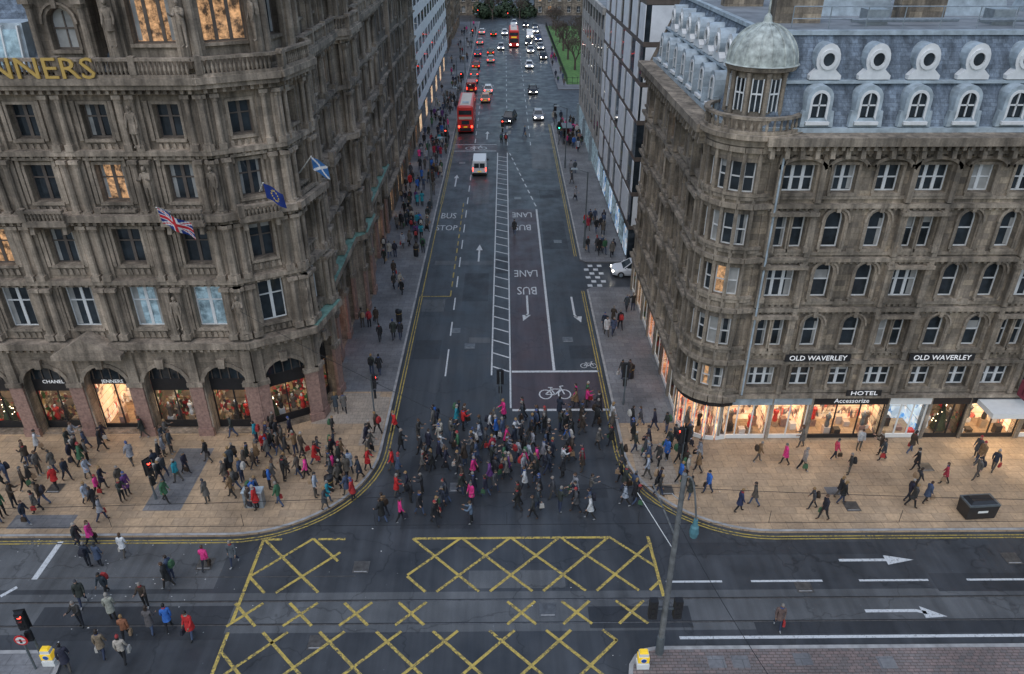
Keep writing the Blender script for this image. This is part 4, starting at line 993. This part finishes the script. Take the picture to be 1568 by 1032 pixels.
# ------------------------------------------------------------------ square: grass, railings, trees
b=B(); b.extr('grass',[(12.6,158),(58,158),(58,250),(12.6,250)],-.02,.16); b.single('lawn')
b=B(); b.extr('paveg',[(10.5,153),(58,153),(58,157.9),(12.55,157.9),(12.55,255),(10.5,255)],-.02,.13); b.single('pavement')
b=B()
for i in range(90): b.tube('black',(12.7,160+i,.1),(12.7,160+i,1.6),.04,None,4)
for i in range(44): b.tube('black',(12.7+i,158.1,.1),(12.7+i,158.1,1.6),.04,None,4)
for h in (.4,1.4): b.tube('black',(12.7,158,h),(12.7,250,h),.035,None,4); b.tube('black',(12.7,158.1,h),(58,158.1,h),.035,None,4)
b.single('iron_railings')
def tree_mesh(seed,H=12):
    random.seed(seed); b=B()
    def rec(p,d,l,r,dep):
        q=p+d*l; b.tube('bark',p,q,r,r*.72,6 if dep<2 else 3,False)
        if dep>=6: return
        n=3 if dep<5 else 4
        for i in range(n):
            ax=d.orthogonal().normalized(); ax.rotate(Matrix.Rotation(2*math.pi*(i+rnd()*.7)/n,3,d)); nd=(d+ax*uni(.35,.85)+Vector((0,0,.12))).normalized()
            rec(p+d*l*uni(.7,1),nd,l*uni(.62,.82),max(.026,r*.62),dep+1)
    rec(Vector((0,0,0)),Vector((0,0,1)),H*.24,.3,0)
    return b.mesh('bare_tree_mesh')
TM=[tree_mesh(3),tree_mesh(8)]
random.seed(5)
for i,(x,y) in enumerate(((15.5,174),(15,188),(14.8,201),(14.8,215),(14.6,229),(20,182),(20,196),(20,210),(21,226),(25,172),(26,188),(33,176),(34,195),(42,180),(14.6,243),(-6,290),(1,292),(8,290),(22,163),(19,168),(-4,268),(5,270))):
    o=bpy.data.objects.new('bare_tree',TM[i%2]); col.objects.link(o); o.location=(x,y,0); s=uni(.7,.95); o.scale=(s,s,s*1.05); o.rotation_euler=(0,0,uni(0,6))
b=B()
for k in range(60):
    cx,cy=uni(-9,10),uni(268,296); rr=uni(1.2,2.6); cz=uni(.5,3.2)
    for i in range(60):
        d=Vector((random.gauss(0,1),random.gauss(0,1),random.gauss(0,1))).normalized(); p=Vector((cx,cy,cz))+d*rr*uni(.7,1.05); u=d.orthogonal().normalized()*.35; w=d.cross(u).normalized()*.3
        b.poly('leaf',[p-u-w,p+u-w,p+u+w,p-u+w])
b.single('shrubbery')

# ------------------------------------------------------------------ vehicles
def loft(b,k,secs,fn):
    rings=[fn(*s) for s in secs]
    for a,c in zip(rings,rings[1:]):
        n=len(a)
        for i in range(n): j=(i+1)%n; b.poly(k,[a[i],a[j],c[j],c[i]])
    b.poly(k,rings[0]); b.poly(k,rings[-1])
def wheels(b,ys,x,r,w=.22):
    for y in ys:
        for s in(-1,1):
            b.tube('tyre',(s*(x-w),y,r),(s*x,y,r),r,None,16); b.tube('galv',(s*x,y,r),(s*(x+.01),y,r),r*.6,None,10)
def car_mesh(h=1.47,L=2.1,name='car_mesh'):
    b=B()
    def hull(y,hw,zb,zt): return [(-hw*.9,y,zb),(-hw,y,zb+.2),(-hw*1.0,y,zt-.18),(-hw*.9,y,zt),(hw*.9,y,zt),(hw,y,zt-.18),(hw,y,zb+.2),(hw*.9,y,zb)]
    loft(b,'body',[(-L,.74,.4,.82),(-L+.1,.84,.25,.93),(-1.2,.88,.22,.96),(0,.89,.22,.95),(1.0,.88,.22,.93),(L-.4,.84,.24,.84),(L-.05,.76,.3,.72),(L,.68,.4,.64)],hull)
    bo=[(-.8,-1.85,.93),(.8,-1.85,.93),(.78,1.1,.92),(-.78,1.1,.92)]; to=[(-.6,-1.3,h-.03),(.6,-1.3,h-.03),(.58,.35,h-.03),(-.58,.35,h-.03)]
    for i in range(4):
        j=(i+1)%4; b.poly('glass',[bo[i],bo[j],to[j],to[i]]); b.tube('body',bo[i],to[i],.045,None,5)
        b.tube('body',to[i],to[j],.045,None,5)
    for s in(-1,1): b.tube('body',(s*.8,-.35,.94),(s*.6,-.4,h-.02),.035,None,5)
    ti=[(p[0]*.8,p[1]*.8-.1,h+.02) for p in to]
    for i in range(4): j=(i+1)%4; b.poly('body',[to[i],to[j],ti[j],ti[i]])
    b.poly('body',ti); wheels(b,(-1.3,1.3),.9,.32)
    for s in(-1,1):
        b.box('head',ID,s*.6-.13,s*.6+.13,L-.12,L-.0,.58,.7); b.box('tail',ID,s*.68-.1,s*.68+.1,-L-.01,-L+.1,.62,.8); b.box('body',ID,s*.98-.1,s*.98+.1,.75,.88,.92,1.06)
    b.box('wplas',ID,-.26,.26,L-.02,L+.02,.42,.53); b.box('yelp',ID,-.26,.26,-L-.02,-L+.03,.5,.61); b.box('black',ID,-.5,.5,L-.04,L+.01,.3,.4)
    return b.mesh(name)
CM=car_mesh(); TX=car_mesh(1.72,2.25)
def van_mesh():
    b=B()
    def hull(y,hw,zb,zt): return [(-hw*.95,y,zb),(-hw,y,zb+.2),(-hw,y,zt-.5),(-hw*.88,y,zt),(hw*.88,y,zt),(hw,y,zt-.5),(hw,y,zb+.2),(hw*.95,y,zb)]
    loft(b,'body',[(-2.3,.9,.35,2.0),(-2.25,.95,.28,2.1),(1.2,.95,.28,2.1),(1.75,.93,.28,1.4),(2.35,.85,.3,1.05),(2.45,.78,.35,.8)],hull)
    b.box('glass',ID,-.7,-.06,-2.33,-2.29,1.15,1.75); b.box('glass',ID,.06,.7,-2.33,-2.29,1.15,1.75); b.box('black',ID,-.01,.01,-2.325,-2.2,.4,1.95)
    for s in(-1,1):
        b.box('glass',ID,s*.94-.03,s*.94+.03,.3,1.2,1.2,1.65); b.box('tail',ID,s*.86-.05,s*.86+.05,-2.34,-2.2,.75,1.15); b.box('head',ID,s*.65-.13,s*.65+.13,2.35,2.46,.7,.85)
        b.box('black',ID,s*1.05-.08,s*1.05+.08,1.1,1.2,1.15,1.4)
    b.poly('glass',[(-.75,1.28,2.0),(.75,1.28,2.0),(.8,1.7,1.45),(-.8,1.7,1.45)]); b.box('yelp',ID,-.26,.26,-2.34,-2.31,.6,.72); b.box('black',ID,-.9,.9,-2.4,-2.25,.3,.5)
    wheels(b,(-1.5,1.6),.97,.33); return b.mesh('van_mesh')
VM=van_mesh()
def bus_mesh():
    b=B(); hw=1.25
    def hull(y,w,zb,zt): return [(-w*.97,y,zb),(-w,y,zb+.3),(-w,y,zt-.3),(-w*.85,y,zt),(w*.85,y,zt),(w,y,zt-.3),(w,y,zb+.3),(w*.97,y,zb)]
    loft(b,'busred',[(-5.3,1.15,.5,4.05),(-5.2,hw,.35,4.3),(5.1,hw,.35,4.3),(5.3,1.18,.4,4.1)],hull)
    for s in(-1,1):
        b.box('glass',ID,s*1.25-.02,s*1.25+.02,-4.8,5.0,1.45,2.25); b.box('glass',ID,s*1.25-.02,s*1.25+.02,-4.9,5.0,2.95,3.7); b.box('buscream',ID,s*1.25-.012,s*1.25+.012,-5.1,5.0,2.45,2.75)
        for i in range(8): b.box('busred',ID,s*1.25-.03,s*1.25+.03,-4.4+i*1.25,-4.3+i*1.25,1.44,3.71)
        b.box('tail',ID,s*1.0-.12,s*1.0+.12,-5.33,-5.2,1.0,1.35); b.box('head',ID,s*.9-.16,s*.9+.16,5.25,5.33,.75,.95)
    b.box('glass',ID,-1.0,1.0,-5.33,-5.25,3.0,3.65); b.box('buscream',ID,-1.0,1.0,-5.325,-5.25,2.3,2.7); b.box('glass',ID,-.6,.6,-5.32,-5.25,1.5,2.1); b.box('black',ID,-.9,.9,-5.33,-5.25,.5,.95); b.box('yelp',ID,-.3,.3,-5.34,-5.3,1.05,1.2)
    b.box('glass',ID,-1.1,1.1,5.25,5.33,1.3,2.3); b.box('glass',ID,-1.1,1.1,5.25,5.33,3.0,3.75); b.box('yelp',ID,-.7,.7,5.25,5.34,2.45,2.8); b.box('buscream',ID,-.8,.8,-4.5,4.5,4.27,4.33)
    b.box('lead',ID,-.5,.5,-3.5,-2.4,4.3,4.45)
    wheels(b,(-3.2,3.6),1.27,.48,.3); return b.mesh('bus_mesh')
BM=bus_mesh()
def veh(kind,me,x,y,h,c=(.02,.02,.02)):
    o=bpy.data.objects.new(kind,me); col.objects.link(o); o.location=(x,y,.012); o.rotation_euler=(0,0,R(h)); o.color=(*c,1); return o
veh('double_decker_bus',BM,-6.2,124,0); veh('double_decker_bus',BM,2.4,212,180)
veh('delivery_van',VM,-3.4,99,0,(.75,.76,.78)); veh('taxi_cab',TX,.7,127,165,(.012,.012,.014)); veh('delivery_van',VM,7.0,225,180,(.7,.7,.7)); veh('delivery_van',VM,-6.5,152,0,(.35,.02,.02)); veh('delivery_van',VM,2.6,240,180,(.6,.6,.6))
S=(.35,.37,.4); K=(.015,.015,.018); Rd=(.35,.02,.02); Bl=(.03,.06,.18); Wh=(.65,.66,.68); Gy=(.1,.11,.12)
for (x,y,h,c) in ((-3.6,143,0,(.55,.3,.2)),(-3.3,151,2,Wh),(5.6,129,180,S),(5.4,150,180,K),(-6.3,142,0,Rd),(-6.4,161,0,K),(-6.5,168,0,Gy),(-3.3,186,0,S),(-3.5,197,0,K),(-6.5,178,0,Rd),
  (5.5,178,180,Wh),(6.5,200,180,S),(6.3,213,180,K),(9,236,180,Wh),(9.2,245,180,Gy),(-3.2,230,0,K),(-6.6,195,0,Bl),(-6.6,214,0,S),(0,232,180,Wh),(6.5,250,180,K),(-6.6,234,0,Wh),(-1,205,180,S),(3.,255,180,S),(9.2,190,180,K),(9.2,205,180,S),(9.1,220,180,Bl)):
    veh('car',CM,x,y,h,c)
veh('parked_car',CM,12.2,65.6,90,Wh)

# ------------------------------------------------------------------ street furniture
def signal(x,y,h=3.2,red=True,n=1,rot=0,z0=.12,kind='traffic_light'):
    b=B(); b.tube('steel',(0,0,0),(0,0,h),.055,None,8); b.tube('steel',(0,0,0),(0,0,.5),.08,None,8)
    for k in range(n):
        f=Fr((0,0),(1 if k==0 else -1,0.3*k)); 
        b.box('black',f,-.17,.17,.1,.32,h-.95,h+.05); b.box('black',f,-.24,.24,.08,.1,h-1.02,h+.12); b.box('steel',f,-.03,.03,.0,.1,h-.5,h-.4)
        for i in range(3):
            c=f(0,.33,h-.13-i*.3); mk='redl' if (i==0 and red) else ('grnl' if (i==2 and not red) else 'tyre')
            b.tube(mk,c-f.n*.02,c+f.n*.005,.095,None,10)
            b.box('black',f,-.11,.11,.321,.47,h-.03-i*.3,h-.015-i*.3)
        b.box('black',f,-.13,.13,.1,.26,h-1.75,h-1.2)
    o=b.single(kind); o.location=(x,y,z0); o.rotation_euler=(0,0,R(rot)); return o
signal(-9.0,42.2,3.3,True,1,100); signal(-.4,42.6,3.4,True,1,180,0); signal(-20.6,34,2.9,True,1,60); signal(10.6,36.0,3.4,True,2,110); signal(8.2,43.5,3.2,True,1,180)
signal(-21.3,23.0,3.4,True,1,10,.13); signal(-8.5,108,3.3,True,1,0); signal(8,112,3.3,False,1,0); signal(-.4,114,3.3,True,1,0,0); signal(-8.5,152,3.3,True,1,0); signal(8.1,124,3.3,True,1,0); signal(-8.6,215,3.3,True,1,0,.12); signal(1,255,3.5,True,1,0,0); signal(-8.6,262,3.5,True,1)
def boll(x,y):
    b=B(); b.box('wplas',ID,-.28,.28,-.2,.2,0,.3); b.box('wplas',ID,-.24,.24,-.17,.17,.3,.95,.03,.03); b.box('yelp',ID,-.25,.25,-.18,.18,.4,.75); b.box('yelp',ID,-.2,.2,-.14,.14,.95,1.05,.05,.05)
    b.tube('wplas',(0,-.175,.58),(0,-.2,.58),.14,None,12); b.tube('fblue_sign',(0,-.201,.58),(0,-.21,.58),.12,None,12); o=b.single('keep_left_bollard'); o.location=(x,y,.13)
MT['fblue_sign']=simple('sign_blue',(.02,.1,.4),.4)
boll(6.15,22.5); boll(-20.9,22.9)
b=B(); b.tube('steel',(0,0,0),(0,0,2.3),.05,None,8); b.tube('signred',(0,-.06,2.0),(0,-.09,2.0),.3,None,20); b.tube('wplas',(0,-.091,2.0),(0,-.1,2.0),.22,None,20); b.box('black',ID,-.05,.05,-.11,-.1,1.85,2.1); b.box('signred',ID,-.22,.22,-.115,-.104,1.98,2.03); o=b.single('traffic_sign'); o.location=(-21.45,22.6,.13)
b=B(); b.tube('pole',(0,0,0),(0,0,10.6),.15,.10,12); b.tube('steel',(0,0,0),(0,0,1.1),.19,.18,12)
pr=None
for i in range(9):
    t=i/8; p=Vector((.7*t,-.1*t,10.3+.45*math.sin(t*math.pi)-2.0*t*t))
    if pr is not None: b.tube('pole',pr,p,.04,None,6)
    pr=p
b.tube('teal',pr,pr+Vector((0,0,-.35)),.09,.12,10); b.revolve('teal',(pr.x,pr.y,pr.z-1.0),[(.0,0),(.15,.06),(.2,.3),(.17,.6),(.1,.72)],12)
b.tube('pole',(0,0,7.2),(-.3,3.6,7.0),.04,None,6); b.tube('pole',(0,0,8.4),(-.2,2.6,7.08),.02,None,5)
for s in(-1,1):
    b.box('black',ID,s*.55-.18,s*.55+.18,-.15,.15,2.4,3.5); b.box('steel',ID,min(0,s*.5),max(0,s*.5),-.03,.03,2.9,2.96)
    for i in range(3): b.tube('tyre',(s*.55,-.17,3.3-i*.33),(s*.55,-.155,3.3-i*.33),.1,None,10)
    b.tube('redl',(s*.55,.152,3.3),(s*.55,.17,3.3),.09,None,10)
o=b.single('tram_pole_lamp'); o.location=(7.05,23.2,.13)
b=B()
b.tube('black',(-70,25.72,5.75),(70,25.72,5.75),.012,None,4); 
def cat(p0,p1,sag,n=12,r=.012,k='black'):
    p0=Vector(p0);p1=Vector(p1); pv=p0
    for i in range(1,n+1):
        t=i/n; q=p0.lerp(p1,t)-Vector((0,0,sag*4*t*(1-t))); b.tube(k,pv,q,r,None,4,False); pv=q
cat((-70,25.72,6.9),(6.75,26.7,7.1),.7,20); cat((6.75,26.7,7.1),(60,25.72,7.0),.7,16); cat((7.05,23.2,8.6),(-15.9,39.9,9.5),.6); cat((7.05,23.2,8.6),(14,39.3,9.8),.5); cat((7.05,23.2,8.2),(9.,14,8.5),.3)
cat((7.05,23.2,9.4),(7.9,27.6,5.9),.05,6,.022,'wplas'); cat((7.05,23.2,4.6),(7.9,25.7,5.75),.05,6,.018,'wplas'); cat((7.05,23.2,6.6),(6.0,26.5,6.9),.0,4,.018,'wplas')
for i in range(12): cat((-30+i*6,25.75,5.75),(-30+i*6,25.75,6.45),0,1)
b.single('tram_overhead_wires')
def lamp(x,y,s):
    b=B(); b.tube('steel',(0,0,0),(0,0,8),.09,.06,8); b.tube('steel',(0,0,0),(0,0,1.2),.13,.12,8); b.tube('steel',(0,0,7.9),(s*1.2,0,8.3),.04,None,6); b.box('galv',ID,min(s*1.0,s*1.7),max(s*1.0,s*1.7),-.14,.14,8.22,8.36,.05,.03)
    o=b.single('street_lamp'); o.location=(x,y,.12)
for y in (84,112,140,170,205): lamp(-8.6,y,1)
for y in (72,100): lamp(8.1,y,-1)
b=B(); b.box('galv',ID,-.55,.55,-.25,.25,0,1.15); b.box('lead',ID,-.6,.6,-.3,.3,1.15,1.2,.03,.03); b.box('black',ID,-.01,.01,-.253,-.25,.1,1.1); b.box('wplas',ID,.15,.4,-.255,-.25,.7,.95); o=b.single('utility_cabinet'); o.location=(-14.6,33.4,.12)
b=B(); b.box('black',ID,-.85,.85,-.45,.45,.05,.95,-.05,-.03); b.box('steel',ID,-.9,.9,-.5,.5,.95,1.05,.0,.0); b.box('black',ID,-.8,.8,-.4,.4,1.05,1.2,.2,.15); b.box('wplas',ID,-.3,.3,-.486,-.482,.5,.65)
for s in(-.7,.7): b.tube('tyre',(s,-.3,.05),(s+.08,-.3,.05),.06,None,8)
o=b.single('litter_bin'); o.location=(26.8,32.3,.12); o.rotation_euler=(0,0,R(4))
def bin(x,y):
    b=B(); b.revolve('black',(0,0,0),[(.22,0),(.25,.1),(.25,.85),(.29,.9),(.27,1.1),(0,1.2)],12); b.tube('gold',(0,0,.78),(0,0,.82),.262,None,12); o=b.single('litter_bin'); o.location=(x,y,.12)
bin(-10.5,34.6); bin(9.2,47); bin(-9,56); bin(-9,70)
b=B()
for yy in (0,1.5,3): b.tube('steel',(0,yy,0),(0,yy,2.4),.04,None,6)
b.box('steel',ID,-.1,1.4,-.1,3.1,2.4,2.5); b.box('glass',ID,-.02,.0,.05,2.95,.3,2.2); b.box('maroon',ID,.1,1.2,3.0,3.08,.5,2.); b.box('galv',ID,.2,.5,.3,2.7,.45,.5)
o=b.single('bus_shelter'); o.location=(8.6,112,.12)
def flag(kind,base,tip,w,h,fn):
    b=B(); base=Vector(base);tip=Vector(tip); b.tube('wplas',base,tip,.04,.03,6)
    d=(tip-base).normalized(); hoist=(Vector((0,.25,-1))).normalized()
    nx,ny=30,20; st=tip-d*.05
    def P(i,j):
        u=i/nx*w; v=j/ny*h
        return st+hoist*v+Vector((.84,.0,-.5))*u+Vector((0,1,0))*math.sin(u*4.5+v)*.14*min(1,u*2)
    for i in range(nx):
        for j in range(ny):
            b.poly(fn((i+.5)/nx,(j+.5)/ny),[P(i,j),P(i+1,j),P(i+1,j+1),P(i,j+1)])
    return b.single(kind,None)
MT['fblue']=simple('flag_blue',(.012,.035,.2),.8); MT['fred']=simple('flag_red',(.55,.02,.03),.8); MT['fwhite']=simple('flag_white',(.65,.65,.67),.8); MT['fsky']=simple('flag_light_blue',(.04,.15,.38),.8); MT['fyel']=simple('flag_yellow',(.7,.5,.05),.8)
def uj(u,v):
    x=u*2;y=v
    if abs(x-1)<.1 or abs(y-.5)<.1: return 'fred'
    if abs(x-1)<.18 or abs(y-.5)<.17: return 'fwhite'
    d=min(abs(y-x/2),abs(y-(1-x/2)))
    return 'fred' if d<.035 else ('fwhite' if d<.11 else 'fblue')
def eu(u,v):
    x=(u-.5)*1.6;y=(v-.5); r=math.hypot(x,y); a=math.degrees(math.atan2(y,x))%30
    return 'fyel' if abs(r-.3)<.05 and (a<11 or a>24) else 'fblue'
def sal(u,v):
    d=min(abs(v-u),abs(v-(1-u))); return 'fwhite' if d<.1 else 'fsky'
flag('union_flag',(-18.2,40.1,15.4),(-18.4,38.0,16.6),1.9,1.0,uj); flag('european_flag',(-13.9,41.2,16.4),(-13.0,39.3,17.5),1.2,.95,eu); flag('scottish_flag',(-12.3,44,16.6),(-11.2,43.0,17.9),1.1,.9,sal)

# ------------------------------------------------------------------ world, light, camera
w=bpy.data.worlds.new('World'); scene.world=w; w.use_nodes=True; nt=w.node_tree
sky=nt.nodes.new('ShaderNodeTexSky'); sky.sky_type='NISHITA'; sky.sun_disc=False; sky.sun_elevation=R(60); sky.sun_rotation=R(204); sky.air_density=1.5; sky.dust_density=1.5; sky.ozone_density=2.
nt.links.new(sky.outputs[0],nt.nodes['Background'].inputs[0]); nt.nodes['Background'].inputs[1].default_value=.145
sd=bpy.data.lights.new('sun','SUN'); sd.energy=1.15; sd.angle=R(80); sd.color=(.97,.98,1.); so=bpy.data.objects.new('sun',sd); col.objects.link(so)
dirv=Vector((.2,.46,-.866)); so.rotation_euler=dirv.to_track_quat('-Z','Y').to_euler(); so.location=(-30,-60,80)
cam=bpy.data.cameras.new('camera'); co=bpy.data.objects.new('camera',cam); col.objects.link(co); cam.sensor_width=36; cam.lens=26.4; cam.clip_end=3000; cam.clip_start=.1
co.location=(0,0,30); co.rotation_euler=(R(90-29.3),0,R(-.52)); scene.camera=co
scene.view_settings.view_transform='Standard'; scene.view_settings.look='None'; scene.view_settings.exposure=0
print('people',len(placed))
